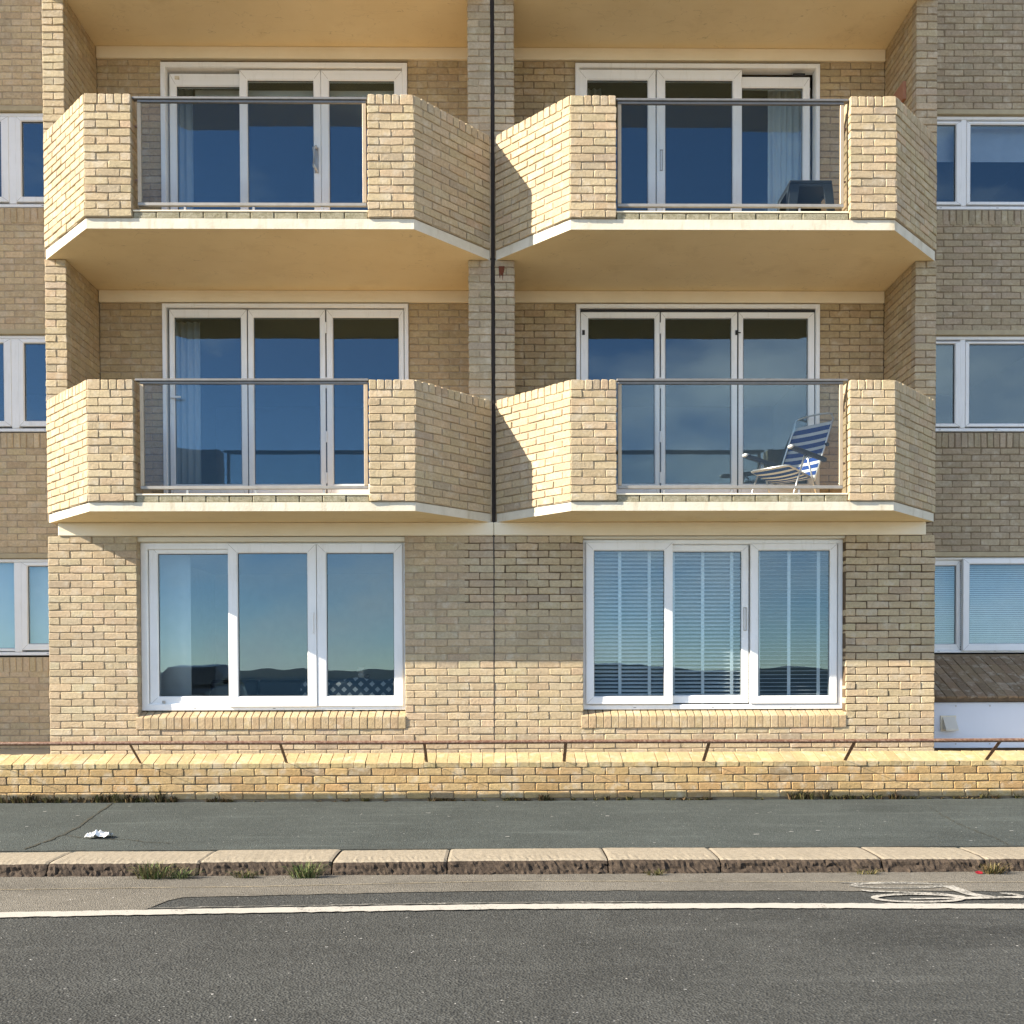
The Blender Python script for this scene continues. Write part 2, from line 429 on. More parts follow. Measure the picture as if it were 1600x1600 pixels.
class Bricks:
    """collects the bricks of one thing; the 300 that show largest become parts, the rest one joined part"""
    def __init__(s): s.r = []

    def add(s, c, u, n, Lb, H, D, pal, parent, name='brick', tilt=0.0):
        s.r.append((Vector(c), Vector(u), Vector(n), Lb, H, D, tint(pal), parent, name, tilt))

    def wall(s, org, u, n, length, z0, z1, pal, parent, holes=(), start=0, D=0.10, first=0.0, course=0.075, u_from=0.0, jit=0.0022, skip=None):
        org = Vector(org); u = Vector((u[0], u[1], 0)).normalized(); n = Vector((n[0], n[1], 0)).normalized()
        rows = max(1, round((z1 - z0) / course)); ch = (z1 - z0) / rows
        for r in range(rows):
            zc = z0 + ch * (r + 0.5); par = (r + start) % 2
            segs = [(u_from + (first if par else 0.0), length)]
            for a, b, h0, h1 in holes:
                if h0 + 0.02 < zc < h1 - 0.02:
                    ns = []
                    for p, q in segs:
                        if b <= p or a >= q: ns.append((p, q)); continue
                        if a - p > 0.02: ns.append((p, a))
                        if q - b > 0.02: ns.append((b, q))
                    segs = ns
            x = u_from - (0.1125 if par else 0.0); cuts = []
            while x < length + 0.3:
                cuts.append((x, x + 0.225)); x += 0.225
            for p, q in segs:
                pieces = []
                for a, b in cuts:
                    a2, b2 = max(a, p), min(b, q)
                    if b2 - a2 > 0.004: pieces.append([a2, b2])
                if len(pieces) > 1 and pieces[0][1] - pieces[0][0] < 0.05: pieces[1][0] = pieces[0][0]; pieces.pop(0)
                if len(pieces) > 1 and pieces[-1][1] - pieces[-1][0] < 0.05: pieces[-2][1] = pieces[-1][1]; pieces.pop()
                for a, b in pieces:
                    if skip and skip(a, b, zc): continue
                    l = a + (0.001 if abs(a - p) < 1e-6 else random.uniform(0.0022, 0.0050)); rr = b - (0.001 if abs(b - q) < 1e-6 else random.uniform(0.0022, 0.0050))
                    c = org + u * ((l + rr) / 2); c.z = zc + random.gauss(0, 0.0008)
                    c -= n * max(-.004, min(.0028, random.gauss(0, jit)))
                    s.add(c, u, n, rr - l, ch - random.uniform(0.0055, 0.0095), D, pal, parent)

    def mats(s, rec):
        c, u, n, Lb, H, D, t, par, name, tl = rec
        LL, ms = variants(Lb, H, D)
        # local x -> u, local y -> -n, local z -> up (tilted about u)
        y = -n; z = Vector((0, 0, 1))
        if tl:
            rm = Matrix.Rotation(tl, 3, u); y = rm @ y; z = rm @ z
        flip = u.cross(y).dot(z) < 0
        ux = -u if flip else u
        m = Matrix((ux * (Lb / LL), y, z)).transposed()
        return m, ms[int(RNG.integers(len(ms)))]

    def finish(s, owner, limit=300, joined_name='brickwork', margin=8):
        sc = []
        for i, rec in enumerate(s.r):
            px, py, d = project(rec[0])
            vis = -margin < px < 1600 + margin and -margin < py < 1600
            view = (CAM - rec[0]).normalized()
            a = rec[3] * rec[4] * max(0, rec[2].dot(view)) / d ** 2 * (1 if vis else 0)
            sc.append((a, i))
        sc.sort(reverse=True); keep = {i for a, i in sc[:limit] if a > 0}
        JV, JF, JT = [], [], []; nb = 0
        for i, rec in enumerate(s.r):
            m, (me, v, f) = s.mats(rec); c, par = rec[0], rec[7]
            if i in keep:
                o = bpy.data.objects.new(rec[8], me); COL.objects.link(o); o.parent = par
                mw = m.to_4x4(); mw.translation = c - WP[par.name]; o.matrix_local = mw; o.color = (*rec[6], 1)
            else:
                JV.append(v @ np.array(m).T + np.array(c)); JF += [tuple(k + nb for k in q) for q in f]
                JT.append(np.tile(np.array([*rec[6], 1.0]), (len(v), 1))); nb += len(v)
        if nb:
            V = np.concatenate(JV); me = bpy.data.meshes.new(joined_name); me.from_pydata((V - V.mean(0)).tolist(), [], JF)
            at = me.attributes.new('tint', 'FLOAT_COLOR', 'POINT'); at.data.foreach_set('color', np.concatenate(JT).ravel())
            o = obj_from(joined_name, me, BRICK_A, owner, V.mean(0)); o['kind'] = 'stuff'
        return len(keep), nb


# ------------------------------------------------------------------ main dimensions (metres)
WX, FIN = 4.530, 4.312            # outer and inner face of the end fins
AIN, AOUT, PW, YF = 0.734, 3.830, 0.440, -0.710
LOG = 0.825                       # loggia back wall
B1, B2 = 2.858, 5.525             # foot of the balcony brickwork
SOF = (2.770, 5.425, 8.060)       # soffits
TB = 1.150                        # height of balcony brickwork
DOORX = (-3.618, -0.932)
GWX = (-3.632, -0.910)
GWZ = (0.850, 2.600)

bays = {}
for sx, lab in ((-1, 'tan brick bay of flats with a wide clear glass ground floor window'), (1, 'tan brick bay of flats with white slatted blinds in its ground floor window')):
    bays[sx] = thing('apartment_block', lab, 'building', (sx * 2.27, 0.4, 0.0), 'bays of the brick apartment block')
wings = {}
for sx, lab in ((-1, 'set back brown brick wing with brick wall right down to the low front wall'),
                (1, 'set back grey shaded brick wing with sloping tile sill over a white panel')):
    wings[sx] = thing('apartment_wing', lab, 'building', (sx * 5.9, 1.4, 0.0), 'set back wings of the apartment block')

RC = 0.0085    # mortar recess


def mir(sx, a, b):
    """interval given for the left bay, mirrored for the right one"""
    return (a, b) if sx < 0 else (-b, -a)


def xs(sx, a, b):
    p, q = mir(sx, a, b); return p, q


for sx in (-1, 1):
    bay = bays[sx]; bk = Bricks()
    mort = MORTAR if sx < 0 else MORTAR_D
    # ---- ground floor wall
    core = MB(); z0, z1 = 0.0, 2.631
    wx = (-WX, -0.002); hole = GWX
    if sx > 0: wx = (0.002, WX); hole = (0.912, 3.610)
    lo, hi = wx
    # old repointing: the upper middle and the right hand end have dark, raked joints
    if sx < 0:
        core.box(lo, hole[0], RC, 0.30, z0, z1); core.box(hole[1], -0.30, RC, 0.30, z0, z1); core.box(-0.30, hi, RC, 0.30, z0, 1.945); core.cur = 1; core.box(-0.30, hi, RC, 0.30, 1.945, z1); core.cur = 0
    else:
        core.box(lo, hole[0], RC, 0.30, z0, 1.86); core.cur = 1; core.box(lo, hole[0], RC + .003, 0.30, 1.86, z1); core.box(hole[1], hi, RC + .003, 0.30, z0, z1); core.cur = 0
    core.box(hole[0], hole[1], RC, 0.30, z0, 0.66); core.box(hole[0], hole[1], RC, 0.30, GWZ[1] + 0.03, z1 + 0.1)
    # side return back to the wing
    core.box(*((-WX + 0.0, -WX + 0.3) if sx < 0 else (WX - 0.3, WX)), 0.301, 1.6, z0, z1 + 0.13)
    wall = build('wall', core, [MORTAR, MORTAR_D], bay)
    bk.wall((lo, 0, 0), (1, 0), (0, -1), hi - lo, 0.30, 2.631, PINK if sx < 0 else CREAM, wall,
            holes=[(hole[0] - lo, hole[1] - lo, 0.655, GWZ[1] + 0.03)], start=0 if sx < 0 else 1)
    # sill bricks under the ground window
    n = 35; x0, x1 = hole; pitch = (x1 - x0 + 0.03) / n
    for k in range(n):
        a = x0 - 0.02 + k * pitch; m = MB(); w = pitch - 0.008; dz = random.gauss(0, 0.0015); dy = random.gauss(0, 0.0012)
        m.xprism([(-0.008 + dy, 0.662), (-0.012 + dy, 0.668), (-0.012 + dy, 0.782 + dz), (-0.006 + dy, 0.790 + dz), (0.125, 0.846 + dz), (0.125, 0.662)], a, a + w)
        o = build('sill_brick', m, BRICK_O, wall, bevel=0.003); o.color = (*tint(SILL), 1)
    box('sill_bed', x0 - 0.02, x1 + 0.01, -0.004, 0.12, 0.664, 0.783, MORTAR, wall)
    # ---- fins, centre pier, loggia walls
    core = MB()
    for lv in (0, 1):
        za, zb = (B1, SOF[1]) if lv == 0 else (B2, SOF[2])
        fx = (-WX, -FIN) if sx < 0 else (FIN, WX)
        core.box(fx[0] + (RC if sx > 0 else 0), fx[1] - (RC if sx < 0 else 0), RC, 1.6, za - 0.08, zb - 0.001)
        px = (-0.250, -0.018) if sx < 0 else (0.020, 0.222)
        core.box(px[0] + (RC if sx < 0 else 0), px[1] - (RC if sx > 0 else 0), RC, LOG + 0.2, za - 0.08, zb - 0.001)
        bx = (-FIN, -0.25) if sx < 0 else (0.222, FIN); dx = DOORX if sx < 0 else (0.906, 3.590)
        zt = zb - 0.13
        core.box(bx[0], dx[0], LOG + RC, LOG + 0.25, za, zt); core.box(dx[1], bx[1], LOG + RC, LOG + 0.25, za, zt)
        core.box(bx[0], bx[1], LOG + 0.03, LOG + 0.25, zt, zb + 0.1)
        core.box(dx[0], dx[1], LOG + 0.004, LOG + 0.25, za, za + 0.36)
    upper = build('upper_wall', core, MORTAR if sx < 0 else MORTAR_W, bay)
    for lv in (0, 1):
        za, zb = (B1, SOF[1]) if lv == 0 else (B2, SOF[2])
        fx = (-WX, -FIN) if sx < 0 else (FIN, WX)
        bk.wall((fx[0], 0, 0), (1, 0), (0, -1), fx[1] - fx[0], za + 0.9, zb, CREAM if sx < 0 else WINGR, upper, start=lv)
        px = (-0.250, -0.018) if sx < 0 else (0.020, 0.222)
        bk.wall((px[0], 0, 0), (1, 0), (0, -1), px[1] - px[0], za + 0.9, zb, WINGR, upper, start=lv + (sx > 0), course=0.0755)
        bx = (-FIN, -0.25) if sx < 0 else (0.222, FIN); dx = DOORX if sx < 0 else (0.906, 3.590)
        bk.wall((bx[0], LOG, 0), (1, 0), (0, -1), bx[1] - bx[0], za + 0.1, zb - 0.13, LOGG, upper, holes=[(dx[0] - bx[0], dx[1] - bx[0], 0, 20)], start=lv, jit=0.0008)
        # inner face of the fin
        bk.wall((fx[1] if sx < 0 else fx[0], 0.0, 0), (0, 1), (1 if sx < 0 else -1, 0), LOG, za + 0.9, zb, LOGG, upper, start=lv + 1, first=0.0, u_from=0.1025, jit=0.0008)
    nk = bk.finish(bay)
    # ---- painted beams, soffit of the storey above
    gx = (-4.420, -0.002) if sx < 0 else (0.002, 4.430)
    box('beam', gx[0], gx[1], -0.012, 0.28, 2.632, 2.769, BEAM, bay, bevel=0.008)
    for lv in (1, 2):
        bx = (-FIN + 0.002, -0.252) if sx < 0 else (0.224, FIN - 0.002)
        box('beam', bx[0], bx[1], LOG - 0.028, LOG + 0.028, SOF[lv] - 0.130, SOF[lv] - 0.001, BEAM, bay, bevel=0.006)
    top = [(-WX, 0.01), (-AOUT, YF + 0.02), (-AIN, YF + 0.02), (-0.026, 0.01), (-0.026, 1.3), (-WX + 0.05, 1.3)]
    if sx > 0: top = [(-x, y) for x, y in top][::-1]
    build('roof_slab', MB().prism(top, SOF[2], SOF[2] + 0.11), [SOFFIT], bay)
    # the storeys above the picture, plain: they shade the wings
    fx = (-WX, -FIN) if sx < 0 else (FIN, WX); bx = (-FIN, -0.02) if sx < 0 else (0.02, FIN)
    m = MB().box(*fx, RC, 1.6, 8.172, 13.5); m.box(*bx, LOG, LOG + 0.3, 8.172, 13.5); m.box(*((-0.25, -0.02) if sx < 0 else (0.02, 0.222)), RC, LOG - 0.001, 8.172, 13.5)
    build('upper_storey', m, MORTAR, bay)
    for zz_ in (10.70, 13.34): build('upper_slab', MB().prism(top, zz_, zz_ + 0.1), [SOFFIT], bay)
    for q_ in (8.172, 10.802):
        tp = [(-WX + RC, 0.008), (-AOUT, YF + RC), (-AOUT + PW, YF + RC), (-AOUT + PW, YF + .2), (-AOUT + .09, YF + .2), (-WX + .3, 0.008)]; tq = [(-AIN - PW, YF + RC), (-AIN, YF + RC), (-.032, 0.008), (-.33, 0.008), (-AIN - .09, YF + .2), (-AIN - PW, YF + .2)]
        for t_ in (tp, tq): build('upper_parapet', MB().prism(t_ if sx < 0 else [(-x, y) for x, y in t_][::-1], q_ + .001, q_ + TB), MORTAR, bay)
    # rooms behind the glass
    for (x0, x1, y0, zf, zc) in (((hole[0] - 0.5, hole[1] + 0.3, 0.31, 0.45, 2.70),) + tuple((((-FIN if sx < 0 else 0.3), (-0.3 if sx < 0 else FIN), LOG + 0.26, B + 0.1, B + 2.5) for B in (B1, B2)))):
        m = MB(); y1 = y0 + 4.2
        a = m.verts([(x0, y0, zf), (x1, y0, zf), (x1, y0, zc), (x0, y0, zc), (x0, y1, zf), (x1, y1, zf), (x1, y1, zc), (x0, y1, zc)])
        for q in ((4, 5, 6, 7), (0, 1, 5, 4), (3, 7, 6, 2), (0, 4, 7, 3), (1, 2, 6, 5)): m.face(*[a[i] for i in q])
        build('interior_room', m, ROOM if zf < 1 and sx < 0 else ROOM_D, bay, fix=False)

# movement joint: dark recess between the bays, narrow at the ground
m = MB(); pts = []
zz = np.linspace(2.62, 8.06, 60)
for i, z in enumerate(zz):
    w = 0.0165 + 0.003 * math.sin(z * 7.3) + random.gauss(0, 0.0015); c = 0.001 + 0.003 * math.sin(z * 2.1); y = 0.006 if not (B1 - .1 < z < B1 + TB or B2 - .1 < z < B2 + TB) else 0.006
    pts.append(m.verts([(c - w, y, z), (c - w * .5, y - 0.007, z), (c + w * .5, y - 0.007, z), (c + w, y, z), (c + w, 0.5, z), (c - w, 0.5, z)]))
for A, B in zip(pts, pts[1:]):
    for k in range(6): m.face(A[k], A[(k + 1) % 6], B[(k + 1) % 6], B[k])
build('movement_joint', m, BLACK, bays[-1])
box('joint_backing', -0.0175, 0.0195, 0.014, 1.2, 2.65, 8.05, BLACK, bays[-1])
m = MB(); pts = []
for z in np.linspace(0.2, 2.63, 50):
    w = 0.0065 + random.gauss(0, 0.001); c = 0.002 * math.sin(z * 9)
    pts.append(m.verts([(c - w, -0.001, z), (c + w, -0.001, z), (c + w, 0.2, z), (c - w, 0.2, z)]))
for A, B in zip(pts, pts[1:]):
    for k in range(4): m.face(A[k], A[(k + 1) % 4], B[(k + 1) % 4], B[k])
build('movement_joint', m, mat_mortar('old_sealant', (0.12, 0.10, 0.08)), bays[-1])

# rust run at the foot of the slab on the centre pier, reddish bracket on the right hand fin
m = MB()
for x0_, w_, z1_ in ((0.070, 0.012, 5.235), (0.088, 0.020, 5.262), (0.108, 0.010, 5.29), (0.098, 0.008, 5.215)):
    a = m.verts([(x0_ - w_, -0.004, 5.36), (x0_ + w_, -0.004, 5.36), (x0_ + w_ * .8, -0.0045, (5.36 + z1_) / 2), (x0_ + w_ * .2, -0.004, z1_), (x0_ - w_ * .3, -0.004, z1_ + .01), (x0_ - w_ * .7, -0.0045, (5.36 + z1_) / 2 + .01)]); m.face(*a)
build('rust_stain', m, mat_simple('rust', (0.12, 0.035, 0.015), 0.95, 0, .4, 60), bays[1], fix=False)
m = MB().box(FIN - 0.035, FIN + 0.002, 0.245, 0.60, 7.20, 7.385); build('wall_bracket', m, mat_simple('reddish_terracotta', (0.36, 0.17, 0.10), 0.8), bays[1], bevel=0.004)

# ------------------------------------------------------------------ balconies
BLAB = {(-1, 1): 'brick balcony with empty floor behind glass, over the clear ground floor window', (1, 1): 'brick balcony where the striped folding chair stands',
        (-1, 2): 'upper brick balcony with nothing on it and a door with a D shaped handle behind', (1, 2): 'upper brick balcony holding the dark grey plastic table'}
for (sx, lv), lab in BLAB.items():
    b0 = B1 if lv == 1 else B2; sof = SOF[lv - 1]
    bal = thing('balcony', lab, 'balcony', (sx * 2.28, -0.3, sof), 'brick balconies with glass fronts')
    g = lambda pts: pts if sx < 0 else [(-x, y) for x, y in pts][::-1]
    # slab: white edge, cream soffit with bounced light in its colour
    pl = g([(-WX + 0.012, 0.012), (-AOUT + 0.006, YF + 0.022), (-AIN - 0.006, YF + 0.022), (-0.030, 0.012), (-0.030, LOG + 0.02), (-FIN - 0.06, LOG + 0.02), (-FIN - 0.06, 0.012)])
    m = MB(); n = len(pl); lo = m.verts([(x, y, sof) for x, y in pl]); hi = m.verts([(x, y, b0 - 0.004) for x, y in pl]); m.cur = 1; m.face(*lo[::-1]); m.cur = 0; m.face(*hi)
    for i in range(n): m.face(lo[i], lo[(i + 1) % n], hi[(i + 1) % n], hi[i])
    build('slab', m, [PAINT, SOFFIT], bal)
    build('floor', MB().prism(g([(-FIN + 0.004, LOG - 0.002), (-FIN + 0.004, 0.05), (-AOUT + 0.25, -0.45), (-AIN - 0.25, -0.45), (-0.27, 0.05), (-0.27, LOG - 0.002)][::-1]), b0 - 0.003, b0 + 0.075), mat_simple('balcony_floor', (0.66, 0.47, 0.27), 0.9) if 'balcony_floor' not in bpy.data.materials else bpy.data.materials['balcony_floor'], bal)
    # parapet cores (mortar) behind the brick faces
    q = math.sqrt(0.5); t = 0.205
    for pts in (g([(-WX + RC, 0.01), (-AOUT + 0.003, YF + RC), (-AOUT + PW - RC, YF + RC), (-AOUT + PW - RC, YF + t), (-AOUT + 0.09, YF + t), (-WX + 0.30, 0.01)]),
                g([(-AIN - PW + RC, YF + RC), (-AIN - 0.003, YF + RC), (-0.024 - RC, 0.01), (-0.024 - 0.30, 0.01), (-AIN - 0.09, YF + t), (-AIN - PW + RC, YF + t)])):
        build('parapet', MB().prism(pts, b0, b0 + TB - 0.012), MORTAR, bal)
    bk = Bricks(); zt = b0 + TB - 0.1; st = 0 if sx < 0 else 1
    pal = CREAM
    def P(x): return -x if sx > 0 else x
    for (xa, xb) in ((-AOUT, -AOUT + PW), (-AIN - PW, -AIN)):
        p0, p1 = sorted((P(xa), P(xb)))
        bk.wall((p0, YF, 0), (1, 0), (0, -1), p1 - p0, b0, zt, pal, bal, start=st + lv)
        x = p0; wid = [0.0765] * 4; big = p1 - p0 - sum(wid); wid = [big] + wid if (P(xa) if abs(xa) > 3 else P(xb)) == p0 or (abs(xa) < 2 and P(xb) == p0) else wid + [big]
        for w in wid:
            bk.add((x + w / 2, YF - random.uniform(0, .004), b0 + TB - 0.05 + random.gauss(0, .001)), (1, 0, 0), (0, -1, 0), w - 0.009, 0.094, 0.205, pal, bal, 'coping_brick'); x += w
    # reveals at the glass
    for xr, nx in ((-AOUT + PW, 1), (-AIN - PW, -1)):
        X, N = P(xr), (nx if sx < 0 else -nx)
        bk.wall((X, YF, 0), (0, 1), (N, 0), 0.215, b0, zt, pal, bal, start=0, u_from=0.1025)
    # splayed cheeks
    for (a, b) in (((-WX, 0.0), (-AOUT, YF)), ((-AIN, YF), (-0.024, 0.0))):
        A, Bp = Vector((P(a[0]), a[1])), Vector((P(b[0]), b[1]))
        if A.x > Bp.x: A, Bp = Bp, A
        u = (Bp - A); ln = u.length; u /= ln; nrm = Vector((u.y, -u.x))
        back_first = A.y > Bp.y
        bk.wall((A.x, A.y, 0), u, nrm, ln, b0, zt, pal, bal, start=1 if back_first else 0)
        k = 12; w = (ln - 0.012) / k
        for i in range(k):
            c = A + u * (0.006 + w * (i + 0.5)) - nrm * random.uniform(-.002, .002)
            bk.add((c.x, c.y, b0 + TB - 0.05 + random.gauss(0, .001)), (u.x, u.y, 0), (nrm.x, nrm.y, 0), w - 0.009, 0.094, 0.205, pal, bal, 'coping_brick')
    bk.finish(bal)
    # weathered bricks laid flat under the glass
    xa, xb = sorted((P(-AOUT + PW + 0.002), P(-AIN - PW - 0.002))); k = 10; w = (xb - xa) / k
    for i in range(k):
        o = build('ledge_brick', MB().box(xa + i * w + 0.003, xa + (i + 1) * w - 0.004, YF + 0.026 + random.uniform(0, .006), YF + 0.2, b0 - 0.002, b0 + 0.060 + random.uniform(-.004, .003)), DRIED, bal, bevel=0.006)
    box('ledge_cap', xa, xb, YF + 0.024, YF + 0.19, b0 + 0.062, b0 + 0.078, BEAM, bal, bevel=0.003)
    # glass front
    y = -0.655; ztop = 4.012 if lv == 1 else 6.652; zbot = b0 + 0.118
    ga, gb = sorted((P(-3.345), P(-1.190)))
    box('handrail', xa + 0.002, xb - 0.002, y - 0.028, y + 0.028, ztop - 0.012, ztop + 0.012, RAILM, bal, bevel=0.004)
    box('top_rail', ga, gb, y - 0.014, y + 0.014, ztop - 0.036, ztop - 0.0125, RAILM, bal, bevel=0.003)
    box('bottom_rail', ga, gb, y - 0.016, y + 0.016, zbot + 0.006, zbot + 0.036, GREYR, bal, bevel=0.003)
    for xp in (ga, gb - 0.036):
        box('end_post', xp, xp + 0.036, y - 0.0155, y + 0.0155, zbot + 0.0365, ztop - 0.0405, BRONZE, bal, bevel=0.003)
        for zc in (zbot + 0.25, zbot + 0.75):
            e = xp - 0.022 if xp == ga else xp + 0.036
            box('fixing_clip', e, e + 0.022, y - 0.008, y + 0.008, zc - 0.008, zc + 0.008, RAIL, bal)
    box('glass_panel', ga + 0.037, gb - 0.037, y - 0.004, y + 0.004, zbot + 0.037, ztop - 0.041, GLASS_B, bal)
    for i in range(3):
        xx = ga + (gb - ga) * (0.2 + 0.3 * i); box('rail_foot', xx, xx + 0.02, y - 0.01, y + 0.01, b0 + 0.0785, zbot - 0.0005, ALU, bal)


# ------------------------------------------------------------------ windows and doors
def window(par, name, outer, sashes, yf, depth=0.10, inner=None, rebate=0.05):
    """outer = (x0,x1,z0,z1); sashes = [(x0,x1,z0,z1, gx0,gx1,gz0,gz1, y)]"""
    root = build(name, MB().ring(outer, inner or (outer[0] + rebate, outer[1] - rebate, outer[2] + rebate, outer[3] - rebate), yf, yf + depth, 0.008), UPVC, par)
    for q in (0.2, 0.5, 0.8): box('drain_slot', outer[0] + (outer[1] - outer[0]) * q - 0.014, outer[0] + (outer[1] - outer[0]) * q + 0.014, yf - 0.0008, yf + 0.004, outer[2] + 0.016, outer[2] + 0.021, GASKET, root)
    for s in sashes:
        o, g, y = s[0:4], s[4:8], s[8]
        build('sash', MB().ring(o, g, y, y + 0.055, 0.010), UPVC, root)
        mm = MB()                                      # welded corner seams
        for ox, ix in ((o[0], g[0]), (o[1], g[1])):
            for oz, iz in ((o[2], g[2]), (o[3], g[3])):
                d = Vector((ix - ox, 0, iz - oz)); q = Vector((-d.z, 0, d.x)).normalized() * 0.0016; p0, p1 = Vector((ox, y - 0.0005, oz)) + d * .06, Vector((ox, y - 0.0005, oz)) + d * .86
                v = mm.verts([p0 + q, p1 + q, p1 - q, p0 - q]); w_ = mm.verts([p + Vector((0, 0.002, 0)) for p in (p0 + q, p1 + q, p1 - q, p0 - q)]); mm.face(*v); mm.face(*w_[::-1])
                for i in range(4): mm.face(v[i], v[(i + 1) % 4], w_[(i + 1) % 4], w_[i])
        build('corner_seam', mm, SEAM, root)
        e = 0.004
        build('gasket', MB().ring((g[0] - 0.002, g[1] + 0.002, g[2] - 0.002, g[3] + 0.002), (g[0] + e, g[1] - e, g[2] + e, g[3] - e), y + 0.016, y + 0.024, 0.001, 0.0005), GASKET, root)
        box('glass_pane', g[0] - 0.004, g[1] + 0.004, y + 0.026, y + 0.034, g[2] - 0.004, g[3] + 0.004, GLASS, root)
    return root


BL, BR = bays[-1], bays[1]
# ground floor, left: three sashes, the middle one standing proud
r = window(BL, 'window', (-3.630, -0.912, 0.853, 2.578), [
    (-3.553, -2.700, 0.912, 2.562, -3.462, -2.734, 0.999, 2.466, 0.125),
    (-2.728, -1.826, 0.889, 2.562, -2.629, -1.919, 0.999, 2.466, 0.072),
    (-1.822, -0.940, 0.893, 2.562, -1.722, -1.033, 0.999, 2.466, 0.080)], 0.098, 0.11, rebate=0.07)
box('head_trim', -3.648, -0.900, 0.03, 0.20, 2.579, 2.628, UPVC2, BL, bevel=0.004)
box('handle', -1.868, -1.853, 0.050, 0.072, 1.640, 1.860, UPVC, r, bevel=0.005)
box('trickle_vent', -3.50, -3.44, 0.100, 0.125, 2.535, 2.556, GASKET, r)
box('latch', -3.425, -3.395, 0.105, 0.125, 0.925, 0.955, ALU, r, bevel=0.004)
# ground floor, right
box('head_trim', 0.906, 3.616, 0.03, 0.20, 2.603, 2.629, UPVC2, BR, bevel=0.004)
r = window(BR, 'window', (0.912, 3.610, 0.848, 2.602), [
    (0.945, 1.842, 0.903, 2.572, 1.031, 1.754, 0.986, 2.486, 0.066),
    (1.780, 2.640, 0.912, 2.549, 1.846, 2.566, 0.992, 2.480, 0.122),
    (2.652, 3.548, 0.903, 2.556, 2.735, 3.472, 0.986, 2.486, 0.080)], 0.092, 0.11, rebate=0.05)
m = MB().ring((2.585, 2.617, 1.660, 1.905), (2.591, 2.611, 1.668, 1.897), 0.112, 0.123, 0.001, 0.002)
build('handle', m, ALU, r)
# upper loggia doors
DF = 0.795
r = window(BL, 'patio_door', (-3.616, -0.934, 5.93, 7.888), [
    (-3.540, -2.690, 6.00, 7.800, -3.461, -2.772, 6.18, 7.664, 0.862),
    (-2.764, -1.880, 6.00, 7.815, -2.676, -1.961, 6.18, 7.706, 0.815),
    (-1.876, -0.988, 6.00, 7.815, -1.787, -1.079, 6.18, 7.706, 0.815)], DF, 0.13, rebate=0.055)
h = MB().tube([(-1.925, 0.815, 6.965), (-1.925, 0.765, 6.965), (-1.945, 0.745, 6.94), (-1.945, 0.745, 6.74), (-1.925, 0.765, 6.715), (-1.925, 0.815, 6.715)], 0.015, 8)
build('handle', h, mat_simple('pale_handle', (0.62, 0.60, 0.55), 0.35, 0.3), r, smooth=True); box('handle_plate', -1.948, -1.905, 0.8085, 0.8145, 6.70, 6.98, ALU, r, bevel=0.002); box('trickle_vent', -3.475, -3.43, 0.845, 0.862, 7.735, 7.765, UPVC2, r)
r = window(BR, 'patio_door', (0.903, 3.588, 5.93, 7.895), [
    (0.938, 1.786, 6.00, 7.835, 1.036, 1.698, 6.18, 7.724, 0.815),
    (1.797, 2.734, 6.00, 7.835, 1.893, 2.631, 6.18, 7.724, 0.815),
    (2.660, 3.497, 6.00, 7.790, 2.745, 3.419, 6.18, 7.673, 0.862)], DF, 0.13, rebate=0.045)
build('handle', MB().ring((1.832, 1.862, 6.735, 6.965), (1.838, 1.856, 6.742, 6.958), 0.805, 0.816, 0.001, 0.002), ALU, r)
box('trickle_vent', 3.30, 3.43, 0.82, 0.862, 7.79, 7.806, GASKET, r)
# first floor folding doors
r = window(BL, 'patio_door', (-3.621, -0.933, 3.05, 5.280), [
    (-3.548, -2.702, 3.12, 5.220, -3.493, -2.770, 3.316, 5.133, 0.812),
    (-2.690, -1.846, 3.12, 5.220, -2.628, -1.907, 3.316, 5.133, 0.812),
    (-1.832, -0.986, 3.12, 5.220, -1.760, -1.042, 3.316, 5.133, 0.812)], DF, 0.12, rebate=0.045)
for z in (3.38, 3.83, 4.42, 5.02): box('hinge', -1.848, -1.830, 0.800, 0.815, z - 0.06, z + 0.06, UPVC, r, bevel=0.003)
box('lock_plate', -3.540, -3.512, 0.803, 0.8125, 4.08, 4.34, UPVC, r, bevel=0.003)
box('handle', -3.535, -3.415, 0.765, 0.782, 4.245, 4.266, UPVC, r, bevel=0.005); box('handle_neck', -3.535, -3.517, 0.7825, 0.8025, 4.246, 4.265, UPVC, r)
box('gap', -2.701, -2.691, 0.825, 0.85, 3.12, 5.22, GASKET, r); box('gap', -1.845, -1.833, 0.825, 0.85, 3.12, 5.22, GASKET, r)
r = window(BR, 'patio_door', (0.908, 3.594, 3.05, 5.279), [
    (0.960, 1.828, 3.12, 5.196, 1.042, 1.772, 3.316, 5.131, 0.812),
    (1.842, 2.684, 3.12, 5.196, 1.892, 2.619, 3.316, 5.131, 0.812),
    (2.700, 3.538, 3.12, 5.196, 2.753, 3.468, 3.316, 5.131, 0.812)], DF, 0.12, rebate=0.045)
box('gap', 1.8285, 1.8415, 0.825, 0.85, 3.12, 5.196, GASKET, r); box('gap', 2.6845, 2.6995, 0.825, 0.85, 3.12, 5.196, GASKET, r)
box('gap', 0.955, 3.545, 0.820, 0.85, 5.1965, 5.224, GASKET, r); box('gap', 3.5385, 3.546, 0.825, 0.85, 3.12, 5.196, GASKET, r)
for z in (3.38, 3.83, 4.42, 5.02): box('hinge', 1.825, 1.845, 0.800, 0.815, z - 0.06, z + 0.06, UPVC, r, bevel=0.003)
box('latch', 0.975, 1.003, 0.800, 0.8125, 4.945, 4.995, GASKET, r); box('latch', 2.662, 2.690, 0.800, 0.8125, 4.945, 4.995, GASKET, r); box('latch_bolt', 2.6905, 2.72, 0.800, 0.809, 4.965, 4.975, GASKET, r)

